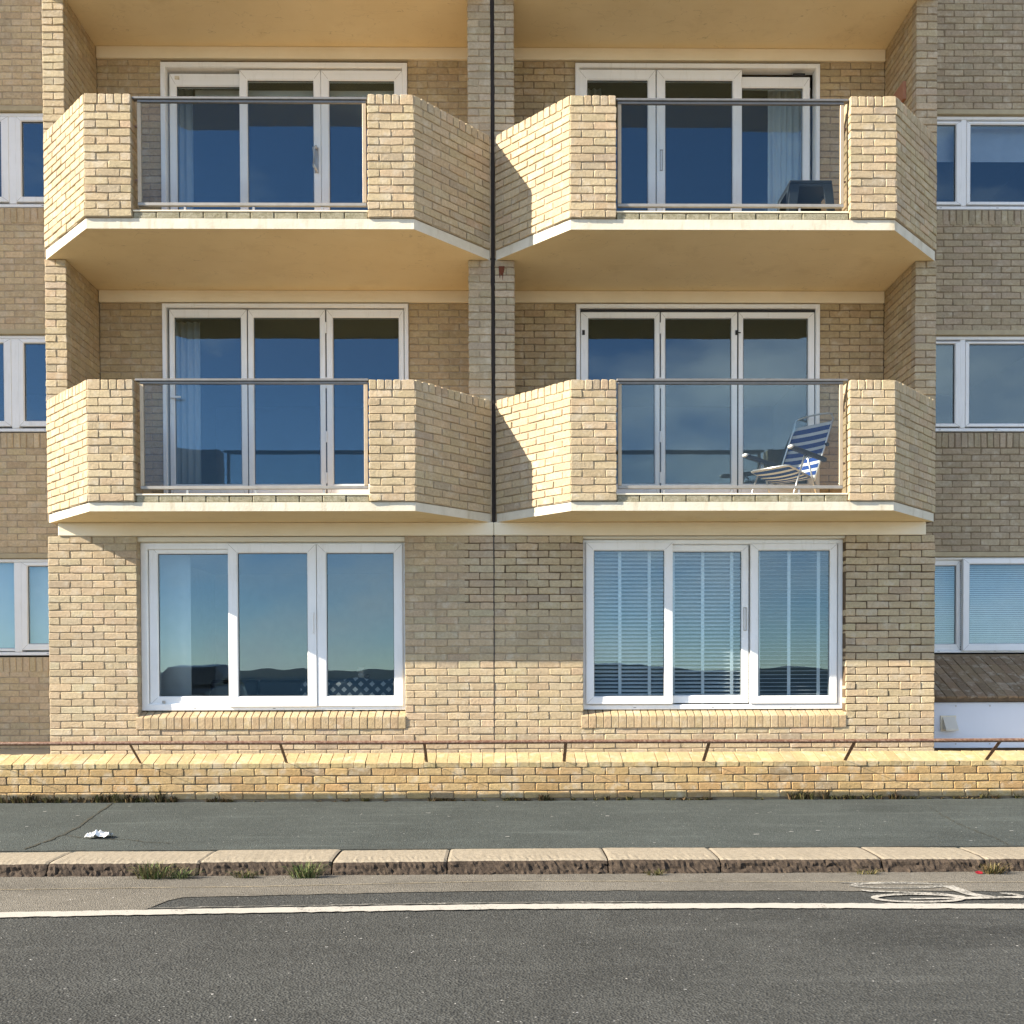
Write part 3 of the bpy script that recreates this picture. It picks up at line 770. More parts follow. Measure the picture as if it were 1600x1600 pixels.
# ------------------------------------------------------------------ wings
YW = 1.35
LINTEL = mat_simple('tan_lintel', (0.42, 0.35, 0.22), 0.8, 0, 0.2, 12)
LW = [  # window: frame z0, z1, glass z0, z1
    (6.588, 7.657, 6.712, 7.563), (4.027, 5.127, 4.152, 5.039), (1.453, 2.565, 1.587, 2.481)]
for sx in (-1, 1):
    wg = wings[sx]; bk = Bricks(); x0, x1 = (-9.2, -4.53) if sx < 0 else (4.53, 9.2)
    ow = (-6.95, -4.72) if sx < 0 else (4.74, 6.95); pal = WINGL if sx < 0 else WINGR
    cuts = [0.0] + [z for w in LW[::-1] for z in (w[0] - 0.02, w[1] + 0.05)] + [13.5]
    core = MB(); core.box(x0, ow[0], YW + 0.004, YW + 0.28, 0, 13.5); core.box(ow[1], x1, YW + 0.004, YW + 0.28, 0, 13.5)
    for a, b in zip(cuts[0::2], cuts[1::2]): core.box(ow[0], ow[1], YW + 0.004, YW + 0.28, a, b)
    wall = build('wall', core, MORTAR if sx < 0 else MORTAR_W, wg)
    box('terrace', *((-7.05, -4.54) if sx < 0 else (4.54, 9.0)), -0.02, YW + 0.002, 0.05, 0.36, mat_simple('pale_bounce_paving', (0.46, 0.40, 0.30), 0.9), wg)  # hidden pale slab, added to bounce light onto the foot of the wing
    holes = [(ow[0] - x0, ow[1] - x0, w[0] - 0.19, w[1] + 0.055) for w in LW]
    if sx > 0: holes[2] = (ow[0] - x0, 20, 0.3, LW[2][1] + 0.055)
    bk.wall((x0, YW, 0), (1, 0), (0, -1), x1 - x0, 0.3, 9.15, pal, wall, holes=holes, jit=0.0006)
    for wi, w in enumerate(LW):          # bricks on end under the windows, thin concrete lintel above
        if not (sx > 0 and wi == 2):
            k = int((ow[1] - ow[0]) / 0.0755)
            for i in range(k):
                xx = ow[0] + 0.0755 * (i + 0.5); bk.add((xx, YW - 0.004 - random.uniform(0, .003), w[0] - 0.108), (1, 0, 0), (0, -1, 0), 0.0665, 0.168, 0.1, pal, wall, 'sill_brick')
        box('lintel', ow[0] - 0.15, ow[1] + 0.1, YW - 0.012, YW + 0.2, w[1] + 0.004, w[1] + 0.058, LINTEL, wg, bevel=0.004)
    bk.finish(wg)
    for wi, w in enumerate(LW):
        y = YW + 0.03; g0, g1 = w[2], w[3]
        if sx < 0:
            if wi < 2: sh = [(-6.88, -5.548, w[0] + 0.06, w[1] - 0.04, -6.80, -5.640, g0, g1, y - 0.004), (-5.462, -4.79, w[0] + 0.06, w[1] - 0.04, -5.401, -4.86, g0, g1, y - 0.004)]
            else: sh = [(-6.90, -5.500, w[0] + 0.05, w[1] - 0.005, -6.86, -5.529, g0 - 0.05, w[1] - 0.02, y + 0.02), (-5.462, -4.79, w[0] + 0.06, w[1] - 0.04, -5.389, -4.86, g0, g1, y - 0.004)]
            rt = window(wg, 'window', (-6.95, -4.72, w[0], w[1]), sh, y, 0.1, rebate=0.04)
            box('mullion', -5.547, -5.463, y, y + 0.09, w[0] + 0.041, w[1] - 0.041, UPVC, rt, bevel=0.003)
        else:
            if wi < 2:
                sh = [(4.80, 5.418, w[0] + 0.055, w[1] - 0.06, 4.88, 5.355, g0 - 0.03, g1 - 0.0, y - 0.004), (5.480, 6.88, w[0] + 0.055, w[1] - 0.06, 5.530, 6.80, g0 - 0.03, g1 - 0.0, y - 0.004)]
                rt = window(wg, 'window', (4.74, 6.95, w[0], w[1]), sh, y, 0.1, rebate=0.04)
                box('mullion', 5.419, 5.479, y, y + 0.09, w[0] + 0.041, w[1] - 0.041, UPVC, rt, bevel=0.003)
            else:
                sh = [(4.80, 5.450, w[0] + 0.03, w[1] - 0.03, 4.86, 5.400, g0 - 0.03, g1 - 0.01, y + 0.03), (5.452, 6.90, w[0] + 0.02, w[1] - 0.02, 5.531, 6.82, g0 - 0.03, g1, y - 0.035)]
                rt = window(wg, 'window', (4.74, 6.95, w[0], w[1]), sh, y, 0.1, rebate=0.03)
        m = MB(); xa, xb, ya, yb, za, zb = ow[0] - 0.1, ow[1] + 0.1, YW + 0.285, YW + 3.5, w[0] - 0.5, w[1] + 0.3
        a = m.verts([(xa, ya, za), (xb, ya, za), (xb, ya, zb), (xa, ya, zb), (xa, yb, za), (xb, yb, za), (xb, yb, zb), (xa, yb, zb)])
        for q in ((4, 5, 6, 7), (0, 1, 5, 4), (3, 7, 6, 2), (0, 4, 7, 3), (1, 2, 6, 5)): m.face(*[a[i] for i in q])
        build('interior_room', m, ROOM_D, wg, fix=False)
# the next bay along, beyond the brown wing: it shades that wing
nb = thing('apartment_block', 'next projecting brick bay of the flats, beyond the brown wing', 'building', (-9.3, 0.4, 0.0), 'bays of the brick apartment block')
nc = build('wall', MB().box(-11.6, -7.06, RC, 1.9, 0, 13.5), MORTAR, nb); bk = Bricks()
bk.wall((-11.6, 0, 0), (1, 0), (0, -1), 4.54, 0.3, 9.15, CREAM, nc); bk.finish(nb)
# right wing: sloping brick tile sill, white panel with a vent cowl
wg = wings[1]; sl = math.atan2(1.415 - 0.965, YW - 0.46)
prof = [(YW + 0.002, 1.405), (0.468, 0.953), (0.468, 0.905), (YW + 0.002, 0.905)]
bed = build('sill_bed', MB().xprism(prof, 4.532, 8.0), MORTAR_D, wg)
DARKT = ([(0.25, 0.175, 0.105), (0.22, 0.155, 0.095), (0.28, 0.20, 0.125)], [3, 3, 2]); bk = Bricks()
ln = math.hypot(1.415 - 0.965, YW - 0.46); uv = Vector((0, -math.cos(sl), -math.sin(sl))); nv = Vector((0, -math.sin(sl), math.cos(sl)))
for i in range(30):
    for j in range(4):
        off = 0.112
        a, b = max(0, j * 0.225 + off - 0.112), min(ln, (j + 1) * 0.225 + off - 0.112)
        if j == 3: b = ln
        if b - a < 0.03: continue
        c = Vector((4.58 + i * 0.112, YW - 0.002, 1.415)) + uv * ((a + b) / 2)
        bk.r.append((c, Vector((1, 0, 0)), Vector((0, -1, 0)), 0.106, b - a - 0.003, 0.03, tint(DARKT if b < ln - 0.01 else DARKT), bed, 'sill_tile', -(math.pi / 2 - sl)))
bk.finish(wg, joined_name='sill_tiles')
PANEL = mat_simple('painted_white_panel', (0.62, 0.65, 0.70), 0.6, 0, 0.06, 3)
box('panel', 4.534, 8.0, 0.500, 0.56, 0.405, 0.898, PANEL, wg, bevel=0.003)
box('panel_gap_shade', 4.534, 8.0, 0.53, 0.9, 0.0, 0.404, MORTAR_D, wg)  # dark block painted in for the shaded gap below the panel
for x in (4.62, 4.98, 5.35, 5.75):
    for z in (0.45, 0.86): build('panel_screw', MB().tube([(x, 0.503, z), (x, 0.494, z)], 0.008, 6), ALU, wg)
# vent cowl: sloped hood on a square plate
vx, vz = 4.895, 0.672
box('vent_plate', vx - 0.085, vx + 0.085, 0.486, 0.4995, vz - 0.085, vz + 0.085, UPVC2, wg, bevel=0.003)
m = MB(); a = m.verts([(vx - 0.062, 0.4855, vz + 0.072), (vx + 0.072, 0.4855, vz + 0.072), (vx + 0.072, 0.40, vz - 0.055), (vx - 0.062, 0.40, vz - 0.055), (vx - 0.062, 0.4855, vz - 0.055), (vx + 0.072, 0.4855, vz - 0.055),
                       (vx - 0.062, 0.40, vz - 0.075), (vx + 0.072, 0.40, vz - 0.075)])
for q in ((0, 1, 2, 3), (0, 3, 4), (1, 5, 2), (3, 2, 7, 6), (4, 3, 6), (5, 7, 2), (0, 4, 5, 1)): m.face(*[a[i] for i in q])
build('vent_hood', m, mat_simple('cream_plastic', (0.60, 0.56, 0.47), 0.5), wg)

# ------------------------------------------------------------------ low front wall, railing
YL = -0.62
lw = thing('low_brick_wall', 'long low yellow brick wall with sloping brick top between pavement and flats', 'wall', (0, YL + 0.1, 0.0))
core = build('wall_core', MB().xprism([(YL + 0.010, -0.05), (YL + 0.010, 0.315), (-0.42, 0.385), (-0.02, 0.34), (-0.02, -0.05)], -9, 9), MORTAR_W, lw)
bk = Bricks()
bk.wall((-9, YL, 0), (1, 0), (0, -1), 18, 0.018, 0.318, GOLD, lw, u_from=0.06, jit=0.002)
CM = []
for q in range(8):
    m = MB(); j = lambda a_=.0014: random.gauss(0, a_)
    v = [m.verts([(sx_ * 0.0538 + j(.001), y_ + j(), z_ + j()) for y_, z_ in ((0.220, -0.02), (0.004, -0.026), (-0.001, -0.020), (-0.001, 0.024), (0.008, 0.031), (0.222, 0.104))]) for sx_ in (-1, 1)]
    m.face(*v[0]); m.face(*v[1][::-1])
    for i in range(6): m.face(v[0][(i + 1) % 6], v[0][i], v[1][i], v[1][(i + 1) % 6])
    o = build('coping_brick', m, BRICK_O, lw, bevel=0.002); CM.append(o.data); bpy.data.objects.remove(o)
for i in range(160):
    o = bpy.data.objects.new('coping_brick', random.choice(CM)); COL.objects.link(o); o.parent = lw
    o.location = Vector((-9 + 0.1125 * (i + 0.5) + random.gauss(0, .0012), YL - 0.001 + 0.1105 + random.gauss(0, .002), 0.382 + random.gauss(0, .001))) - WP[lw.name]; o.color = (*tint(COPE), 1)
bk.finish(lw, limit=300)
rl = thing('railing', 'thin brown metal rail on short leaning posts along the low brick wall', 'railing', (0.6, -0.7, 0.40))
pp = [(-8.9, -.6), (-6, -0.815), (-3, -0.815), (0, -0.815), (3, -0.815), (6, -0.815), (8.9, -0.815)]
build('rail', MB().tube([(x, -0.885, 0.582 - 0.0006 * x + 0.002 * math.sin(x * 1.7)) for x in np.linspace(-8.9, 8.9, 40)], 0.0185, 8), RAIL, rl, smooth=True)
for x in (-7.54, -6.165, -4.79, -3.388, -1.993, -0.650, 0.673, 2.019, 3.389, 4.762, 6.14, 7.5):
    p0_, p1_ = Vector((x, -0.600, 0.362)), Vector((x, -0.885, 0.574)); ax = (p1_ - p0_).normalized(); bd = (SUN_DIR - ax * SUN_DIR.dot(ax)).normalized(); th = ax.cross(bd)
    m = MB(); a = m.verts([p + bd * dx + th * dy for p in (p0_, p1_) for dx, dy in ((-0.015, -0.002), (0.015, -0.002), (0.015, 0.002), (-0.015, 0.002))])
    for q in ((0, 1, 2, 3), (4, 7, 6, 5), (0, 4, 5, 1), (1, 5, 6, 2), (2, 6, 7, 3), (3, 7, 4, 0)): m.face(*[a[i] for i in q])
    build('post', m, RAIL, rl)

# ------------------------------------------------------------------ ground
ZR = -0.090


def sheet(name, pts, z, mat, parent=None, sub=0):
    m = MB(); a = m.verts([(x, y, z) for x, y in pts]); m.face(*a)
    o = build(name, m, mat, parent, fix=False)
    if o.data.polygons[0].normal.z < 0: o.data.flip_normals()
    return o


GROUND = mat_simple('soil', (0.12, 0.10, 0.08), 0.95)
struct(sheet('ground', [(-300, 0.0), (300, 0.0), (300, 300), (-300, 300)], -0.02, GROUND))
pave = struct(box('pavement', -40, 40, -3.30, -0.02, -0.25, 0.0, PAVE))
road = struct(sheet('road', [(-60, -16), (60, -16), (60, -3.5), (-60, -3.5)], ZR, ROAD))
rng = random.Random(3)


def rag(x0, x1, f, amp, step=0.035): return [(x, f(x) + rng.gauss(0, amp)) for x in np.arange(x0, x1 + step / 2, step)]


def strip(name, top, bot, z, mat, parent):
    m = MB(); n = min(len(top), len(bot)); A = m.verts([(x, y, z) for x, y in top[:n]]); B = m.verts([(x, y, z) for x, y in bot[:n]])
    for i in range(n - 1): m.face(B[i], B[i + 1], A[i + 1], A[i])
    return build(name, m, mat, parent, fix=False)


gutb = lambda x: np.interp(x, [-40, -3, -1.92, -1.84, -1.38, -0.45, 0.13, 1.66, 3.2, 40], [-4.76, -4.73, -4.66, -4.347, -4.308, -4.235, -4.215, -4.25, -4.306, -4.5])
strip('channel', rag(-12, 12, lambda x: -3.60, 0.0, 0.06), rag(-12, 12, gutb, 0.006, 0.06), ZR + 0.004, GUT, road)
lt = lambda x: np.interp(x, [-40, -2.68, -1.3, 0.12, 1.56, 3, 40], [-5.3, -4.700, -4.630, -4.575, -4.590, -4.640, -4.9])
strip('lane_line', rag(-12, 12, lambda x: lt(x), 0.004), rag(-12, 12, lambda x: lt(x) - 0.118, 0.004), ZR + 0.0078, LINE, road)
strip('worn_line', rag(-1.9, 1.0, lambda x: lt(x) + 0.055, 0.006), rag(-1.9, 1.0, lambda x: lt(x) + 0.038, 0.006), ZR + 0.0062, mat_line('road_paint_faint', 0.40), road)
strip('dust_seam', rag(-12, 12, lambda x: np.interp(x, [-3, -1.44, .13, 1.7, 3.3], [-4.10, -4.05, -3.93, -3.99, -4.05]), 0.004), rag(-12, 12, lambda x: np.interp(x, [-3, -1.44, .13, 1.7, 3.3], [-4.125, -4.072, -3.95, -4.012, -4.07]), 0.004), ZR + 0.0062,
      mat_asphalt('sandy_seam', (0.27, 0.23, 0.16), 0.3, 1.6), road)


# painted cycle symbol: wheel, spoke, frame, fork and bars, the far wheel worn thin
def ribbon(m, pts, w, z):
    pts = [Vector((*p, 0)) for p in pts]; A, B = [], []
    for i, p in enumerate(pts):
        d = (pts[min(i + 1, len(pts) - 1)] - pts[max(i - 1, 0)]).normalized(); q = Vector((-d.y, d.x, 0)) * w / 2 * (1 + rng.gauss(0, .06))
        A.append((p.x + q.x, p.y + q.y, z)); B.append((p.x - q.x, p.y - q.y, z))
    a = m.verts(A); b = m.verts(B)
    for i in range(len(pts) - 1): m.face(a[i], a[i + 1], b[i + 1], b[i])


def dense(pts, n=10):
    o = []
    for p, q in zip(pts, pts[1:]): o += [(p[0] + (q[0] - p[0]) * t / n, p[1] + (q[1] - p[1]) * t / n) for t in range(n)]
    return o + [pts[-1]]


cyc = MB()
ribbon(cyc, [(2.459 + 0.247 * math.cos(t), -4.483 + 0.098 * math.sin(t)) for t in np.linspace(0, 2 * math.pi, 49)], 0.040, ZR + 0.0082)
ribbon(cyc, dense([(2.41, -4.505), (2.69, -4.497)]), 0.030, ZR + 0.0085)
ribbon(cyc, dense([(2.209, -4.268), (2.256, -4.300), (2.426, -4.326), (2.628, -4.372), (2.740, -4.462)], 6), 0.034, ZR + 0.0088)
ribbon(cyc, dense([(2.775, -4.164), (2.811, -4.40), (2.887, -4.480)], 6), 0.075, ZR + 0.0091)
ribbon(cyc, dense([(2.690, -4.500), (2.878, -4.486), (3.065, -4.480)], 8), 0.052, ZR + 0.0094)
ribbon(cyc, dense([(2.99, -4.385), (3.055, -4.400), (3.085, -4.475)], 6), 0.045, ZR + 0.0097)
build('cycle_symbol', cyc, mat_line('road_paint_rubbed', 0.485), road, fix=False)
cyc = MB(); 
ribbon(cyc, [(2.48 + 0.27 * math.cos(t), -4.135 + 0.075 * math.sin(t)) for t in np.linspace(0, 2 * math.pi, 49)], 0.05, ZR + 0.0076)
ribbon(cyc, dense([(2.16, -4.06), (2.70, -4.10)], 12), 0.02, ZR + 0.0079)
build('cycle_symbol', cyc, mat_line('road_paint_ghost', 0.425), road, fix=False)

# kerb of rock faced granite stones
kerb = struct(box('kerb', -12.2, 12.2, -3.62, -3.29, -0.25, -0.012, MORTAR_D))
jn = [-12.1, -11.2, -10.3, -9.4, -8.4, -7.5, -6.6, -5.7, -4.75, -3.82, -2.885, -1.900, -1.040, -0.291, 0.760, 1.495, 2.560, 3.245, 4.2, 5.1, 6.1, 7.0, 8.0, 8.9, 9.8, 10.8, 12.1]
for a, b in zip(jn, jn[1:]):
    L0 = b - a - 0.009; vis = -4.9 < a < 4.5
    nx = max(4, int(L0 / (0.018 if vis else 0.1))); m = MB()
    prof = [(-3.285, -0.05), (-3.285, -0.004), (-3.292, 0.003), (-3.37, 0.006), (-3.45, 0.006), (-3.53, 0.004), (-3.60, 0.003), (-3.655, 0.0), (-3.682, -0.008), (-3.696, -0.026), (-3.702, -0.046), (-3.712, -0.062), (-3.722, -0.078), (-3.730, -0.095), (-3.735, -0.12)]
    dz = rng.gauss(0, .003); tw = rng.gauss(0, .004); rows = []
    low = {}
    for i in range(nx + 1):
        x = a + 0.0045 + L0 * i / nx; e = min(i, nx - i) * L0 / nx; rd = 0.007 * max(0, 1 - e / 0.018) ** 2; pts = []
        for k, (y, z) in enumerate(prof):
            am = 0.0007 if k < 6 else (0.0018 if k < 9 else 0.0055)
            lf = 0.003 * math.sin(x * 13 + k) * (k >= 8)
            pts.append((x + rng.gauss(0, am * .4) * (0 < i < nx), y + rng.gauss(0, am) + lf + (rd if k >= 6 else 0), z + rng.gauss(0, am * .6) - (rd * .7 if 2 <= k < 9 else 0) + dz + tw * (i / nx - .5)))
        rows.append(m.verts(pts))
    for A, B in zip(rows, rows[1:]):
        for k in range(len(prof) - 1):
            m.cur = 1 if k >= 8 else 0; m.face(A[k], B[k], B[k + 1], A[k + 1])
    m.cur = 1; m.face(*rows[0]); m.face(*rows[-1][::-1])
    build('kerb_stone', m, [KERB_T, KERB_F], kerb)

# cracks in the pavement
CR = mat_simple('mossy_crack', (0.035, 0.034, 0.022), 0.95, 0, 0.5, 60)
for pts, w in (([(-3.632, -0.686), (-3.488, -1.429), (-3.318, -2.2), (-3.272, -2.582), (-3.265, -2.844), (-3.273, -3.216)], 0.022), ([(-3.272, -2.582), (-3.089, -2.706), (-2.885, -2.799), (-2.694, -2.804), (-2.535, -2.921), (-2.329, -2.982)], 0.013),
               ([(3.952, -1.184), (3.823, -1.795), (3.749, -2.157), (3.699, -2.586), (3.687, -2.943), (3.632, -3.268)], 0.010)):
    m = MB(); pt = [(x + rng.gauss(0, .006), y + rng.gauss(0, .008)) for x, y in dense(pts, 12)]
    A, B = [], []
    for i, p in enumerate(pt):
        d = (Vector(pt[min(i + 1, len(pt) - 1)]) - Vector(pt[max(i - 1, 0)])).normalized(); q = Vector((-d.y, d.x)) * w / 2 * max(.15, rng.uniform(.2, 1.5))
        A.append((p[0] + q.x, p[1] + q.y, 0.004)); B.append((p[0] - q.x, p[1] - q.y, 0.004))
    a = m.verts(A); b = m.verts(B)
    for i in range(len(pt) - 1): m.face(a[i], a[i + 1], b[i + 1], b[i])
    build('crack', m, CR, pave, fix=False)
tar = strip('tar_seam', rag(-12, 12, lambda x: -3.262, 0.006, 0.05), rag(-12, 12, lambda x: -3.288, 0.004, 0.05), 0.0045, mat_simple('dark_seam', (0.03, 0.034, 0.028), 0.95), pave)


# ------------------------------------------------------------------ weeds, tufts, litter
def blades(specs, rs, wd=1.0):
    """specs: list of (x, y, z, height, spread, n, colours)"""
    m = MB(); cols = []
    for x, y, z, h, sp_, n, cl in specs:
        for _ in range(n):
            a = rs.uniform(0, 2 * math.pi); r0 = sp_ * 0.35 * rs.random(); bx, by = x + r0 * math.cos(a) * 1.6, y + r0 * math.sin(a) * .6
            hh = h * rs.uniform(.4, 1.1); ln = sp_ * rs.uniform(.2, 1.0); w = rs.uniform(.0015, .0038) * wd
            tx, ty = bx + ln * math.cos(a), by + ln * math.sin(a) * .7; p = Vector((-math.sin(a), math.cos(a))) * w
            mx_, my_ = bx + (tx - bx) * .45, by + (ty - by) * .45
            v = m.verts([(bx - p.x, by - p.y, z), (bx + p.x, by + p.y, z), (mx_ + p.x * .8, my_ + p.y * .8, z + hh * .7), (mx_ - p.x * .8, my_ - p.y * .8, z + hh * .7), (tx, ty, z + hh * rs.uniform(.7, 1.05))])
            m.face(v[0], v[1], v[2], v[3]); m.face(v[3], v[2], v[4]); c = rs.choice(cl); k = rs.uniform(.7, 1.25); cols += [(c[0] * k, c[1] * k, c[2] * k, 1)] * 5
    return m, cols


def build_blades(name, specs, rs, parent=None, wd=1.0):
    m, cols = blades(specs, rs, wd); o = build(name, m, LEAF, parent, fix=False)
    at = o.data.attributes.new('tint', 'FLOAT_COLOR', 'POINT'); at.data.foreach_set('color', np.array(cols).ravel()); return o


rs = random.Random(5); BRN = [(0.060, 0.036, 0.016), (0.090, 0.056, 0.026), (0.045, 0.030, 0.012), (0.080, 0.064, 0.018), (0.14, 0.095, 0.045)]
OLV = [(0.075, 0.070, 0.022), (0.10, 0.088, 0.03), (0.06, 0.055, 0.018), (0.15, 0.12, 0.05)]; GRN = [(0.06, 0.10, 0.025), (0.09, 0.13, 0.035), (0.12, 0.14, 0.05), (0.17, 0.16, 0.07)]
sp_ = []
for x0, x1, dn, h in ((-4.80, -3.05, 46, 0.066), (-2.78, -2.50, 30, 0.045), (-1.28, -1.02, 22, 0.035), (-0.60, 0.15, 14, 0.030), (0.10, 1.25, 17, 0.035), (1.25, 2.60, 13, 0.030), (2.85, 3.40, 36, 0.06), (3.40, 4.0, 24, 0.045), (4.0, 5.2, 18, 0.03), (-2.5, -1.2, 4, 0.02), (-9, -4.8, 9, 0.04), (5.2, 9, 9, 0.03)):
    for _ in range(int((x1 - x0) * dn)):
        x = rs.uniform(x0, x1); big = rs.random() < .22
        sp_.append((x, YL - 0.012 - rs.random() * .02, -0.002, h * (1.9 if big else 0.95) * rs.uniform(.6, 1.2), 0.075 if big else 0.04, 22 if big else 12, BRN if rs.random() < .62 else OLV))
o = build_blades('weeds', sp_, rs, None, 1.9); o['kind'] = 'stuff'
tufts = [(-2.15, -3.80, 0.13, 0.16, 150, OLV + GRN, 'largest dry grass tuft against the kerb face, seeded with pale stalks', 0.10), (-1.99, -3.80, 0.07, 0.12, 90, GRN, 'small low green tuft just right of the dry one by the kerb', 0.07),
         (-1.60, -3.79, 0.055, 0.10, 70, GRN + OLV, 'tiny flat green tuft at a joint between kerb stones', 0.05), (-1.205, -3.80, 0.11, 0.13, 170, GRN, 'bright green grass tuft by the kerb, bushiest of them', 0.08),
         (1.04, -3.78, 0.05, 0.07, 50, OLV, 'sparse dull tuft at the middle of the kerb', 0.05), (2.42, -3.79, 0.04, 0.10, 50, OLV, 'thin brown tuft at the kerb joint above the cycle symbol', 0.05), (3.25, -3.79, 0.09, 0.12, 110, OLV + BRN, 'dry greyish tuft beside the red scrap at the kerb', 0.09)]
for x, y, h, s_, n, cl, lab, _ in tufts:
    o = build_blades('grass_tuft', [(x + rs.uniform(-.05, .05), y, ZR, h, s_, n // 3, cl) for _ in range(3)], rs); tag(o, lab, 'weed', 'grass tufts growing at the foot of the kerb')

# crumpled tissue on the pavement
m = MB(); rs2 = random.Random(4); G = 9; idx = []
for i in range(G):
    for j in range(G):
        u, v = i / (G - 1) - .5, j / (G - 1) - .5; k = 1 - 0.5 * (u * u + v * v) * 2
        idx.append(m.verts([(-2.944 + u * 0.165 + rs2.gauss(0, .006), -2.71 + v * 0.15 + rs2.gauss(0, .006), 0.006 + max(0, .028 * k + rs2.gauss(0, .012)))])[0])
for i in range(G - 1):
    for j in range(G - 1): m.face(idx[i * G + j], idx[(i + 1) * G + j], idx[(i + 1) * G + j + 1], idx[i * G + j + 1])
o = build('paper_scrap', m, mat_simple('white_tissue', (0.72, 0.72, 0.70), 0.9), None, fix=False); tag(o, 'crumpled white paper tissue lying on the grey pavement', 'litter')
m = MB(); a = m.verts([(3.135, -3.80, ZR + .006), (3.165, -3.81, ZR + .008), (3.178, -3.785, ZR + .018), (3.15, -3.775, ZR + .020), (3.125, -3.785, ZR + .014), (3.15, -3.79, ZR + .010)])
for q in ((0, 1, 5), (1, 2, 5), (2, 3, 5), (3, 4, 5), (4, 0, 5)): m.face(*[a[i] for i in q])
o = build('plastic_scrap', m, mat_simple('red_plastic', (0.22, 0.010, 0.018), 0.5), None, fix=False); tag(o, 'small red plastic scrap in the gutter beside a dry tuft', 'litter')
# droppings and chewing gum on the pavement
m = MB()
for _ in range(120):
    x, y = rs.uniform(-6, 6), rs.uniform(-3.2, -0.75); r_ = rs.choice([.003, .004, .005, .006, .009, .013]) * rs.uniform(.7, 1.2); k = rs.randint(5, 8)
    v = m.verts([(x + r_ * rs.uniform(.6, 1.3) * math.cos(t) * 1.5, y + r_ * rs.uniform(.5, 1.2) * math.sin(t), 0.0035) for t in [2 * math.pi * q / k for q in range(k)]]); m.face(*v)
o = build('bird_droppings', m, mat_simple('chalky_white', (0.30, 0.30, 0.28), 0.9), None, fix=False); o['kind'] = 'stuff'
m = MB()
for _ in range(38):
    x, y = rs.uniform(-4.5, 4.5), rs.uniform(-7.2, -4.85); r_ = rs.choice([.003, .003, .004, .006]) * rs.uniform(.7, 1.2); k = rs.randint(5, 7)
    v = m.verts([(x + r_ * rs.uniform(.6, 1.5) * math.cos(t) * 1.4, y + r_ * rs.uniform(.5, 1.2) * math.sin(t), ZR + 0.0035) for t in [2 * math.pi * q / k for q in range(k)]]); m.face(*v)
o = build('grit', m, mat_simple('chalky_grit', (0.30, 0.30, 0.28), 0.9), None, fix=False); o['kind'] = 'stuff'

# ------------------------------------------------------------------ beach chair on the first floor balcony
def mat_stripe():
    k = NT('striped_fabric'); a = k.n('ShaderNodeAttribute'); a.attribute_name = 'along'
    s = k.math('GREATER_THAN', k.math('FRACT', k.math('MULTIPLY', a.outputs['Fac'], 1.0)), 0.40)
    col = k.mix(s, (0.66, 0.66, 0.63), (0.020, 0.06, 0.24))
    d = k.n('ShaderNodeBsdfDiffuse'); t = k.n('ShaderNodeBsdfTranslucent'); k.l(col, d.inputs[0]); k.l(col, t.inputs[0]); ms = k.n('ShaderNodeMixShader'); ms.inputs[0].default_value = 0.3
    k.l(d.outputs[0], ms.inputs[1]); k.l(t.outputs[0], ms.inputs[2]); k.l(ms.outputs[0], k.out.inputs[0]); return k.m


FWD, SIDE = Vector((-0.74, -0.673, 0)), Vector((0.673, -0.74, 0)); FL = B1 + 0.075
O = Vector((3.013, -0.10, FL)) - FWD * 0.30 - SIDE * 0.27; O.z = FL
chair = thing('folding_chair', 'blue and white striped folding beach chair facing out on the lower right balcony', 'chair', O)
def Lc(f, s, z): return O + FWD * f + SIDE * s + Vector((0, 0, z))


STEEL = mat_simple('bright_steel_tube', (0.62, 0.62, 0.60), 0.3, 0.85, 0.05); NAVY = mat_simple('navy_plastic', (0.006, 0.008, 0.026), 0.6, spec=0.2); WCAP = mat_simple('white_plastic_cap', (0.72, 0.72, 0.70), 0.4); STR = mat_stripe()
bt = []
for k in range(9):
    t = math.pi * k / 8; bt.append(Lc(-0.600, -0.235 * math.cos(t) * (1 if abs(math.cos(t)) > 0 else 1), 1.05 + 0.055 * math.sin(t) ** .6 if 0 < k < 8 else 1.03))
build('back_frame', MB().tube([Lc(-0.21, -0.235, 0.30)] + bt + [Lc(-0.21, 0.235, 0.30)], 0.0105, 8), STEEL, chair, smooth=True)
build('seat_frame', MB().tube([Lc(-0.20, 0.225, 0.33), Lc(0.24, 0.225, 0.40), Lc(0.28, 0.19, 0.405), Lc(0.28, -0.19, 0.405), Lc(0.24, -0.225, 0.40), Lc(-0.20, -0.225, 0.33)], 0.0105, 8), STEEL, chair, smooth=True)


def fabric(name, p0, p1, hw, sag, n, stripes, off=0.0):
    m = MB(); al = []; K = 6; rows = []
    for i in range(n + 1):
        t = i / n; f = p0[0] + (p1[0] - p0[0]) * t; z = p0[1] + (p1[1] - p0[1]) * t; r_ = []
        for j in range(K + 1):
            s = (j / K - .5) * 2; sg = sag * math.sin(math.pi * t) * (1 - s * s * .5)
            r_.append(Lc(f - sg * .5, s * hw, z - sg * .6)); al.append(t * stripes + off)
        rows.append(m.verts(r_))
    for A, B in zip(rows, rows[1:]):
        for j in range(K): m.face(A[j], A[j + 1], B[j + 1], B[j])
    o = build(name, m, STR, chair, smooth=True, fix=False); at = o.data.attributes.new('along', 'FLOAT', 'POINT'); at.data.foreach_set('value', al)
    md = o.modifiers.new('thick', 'SOLIDIFY'); md.thickness = 0.003


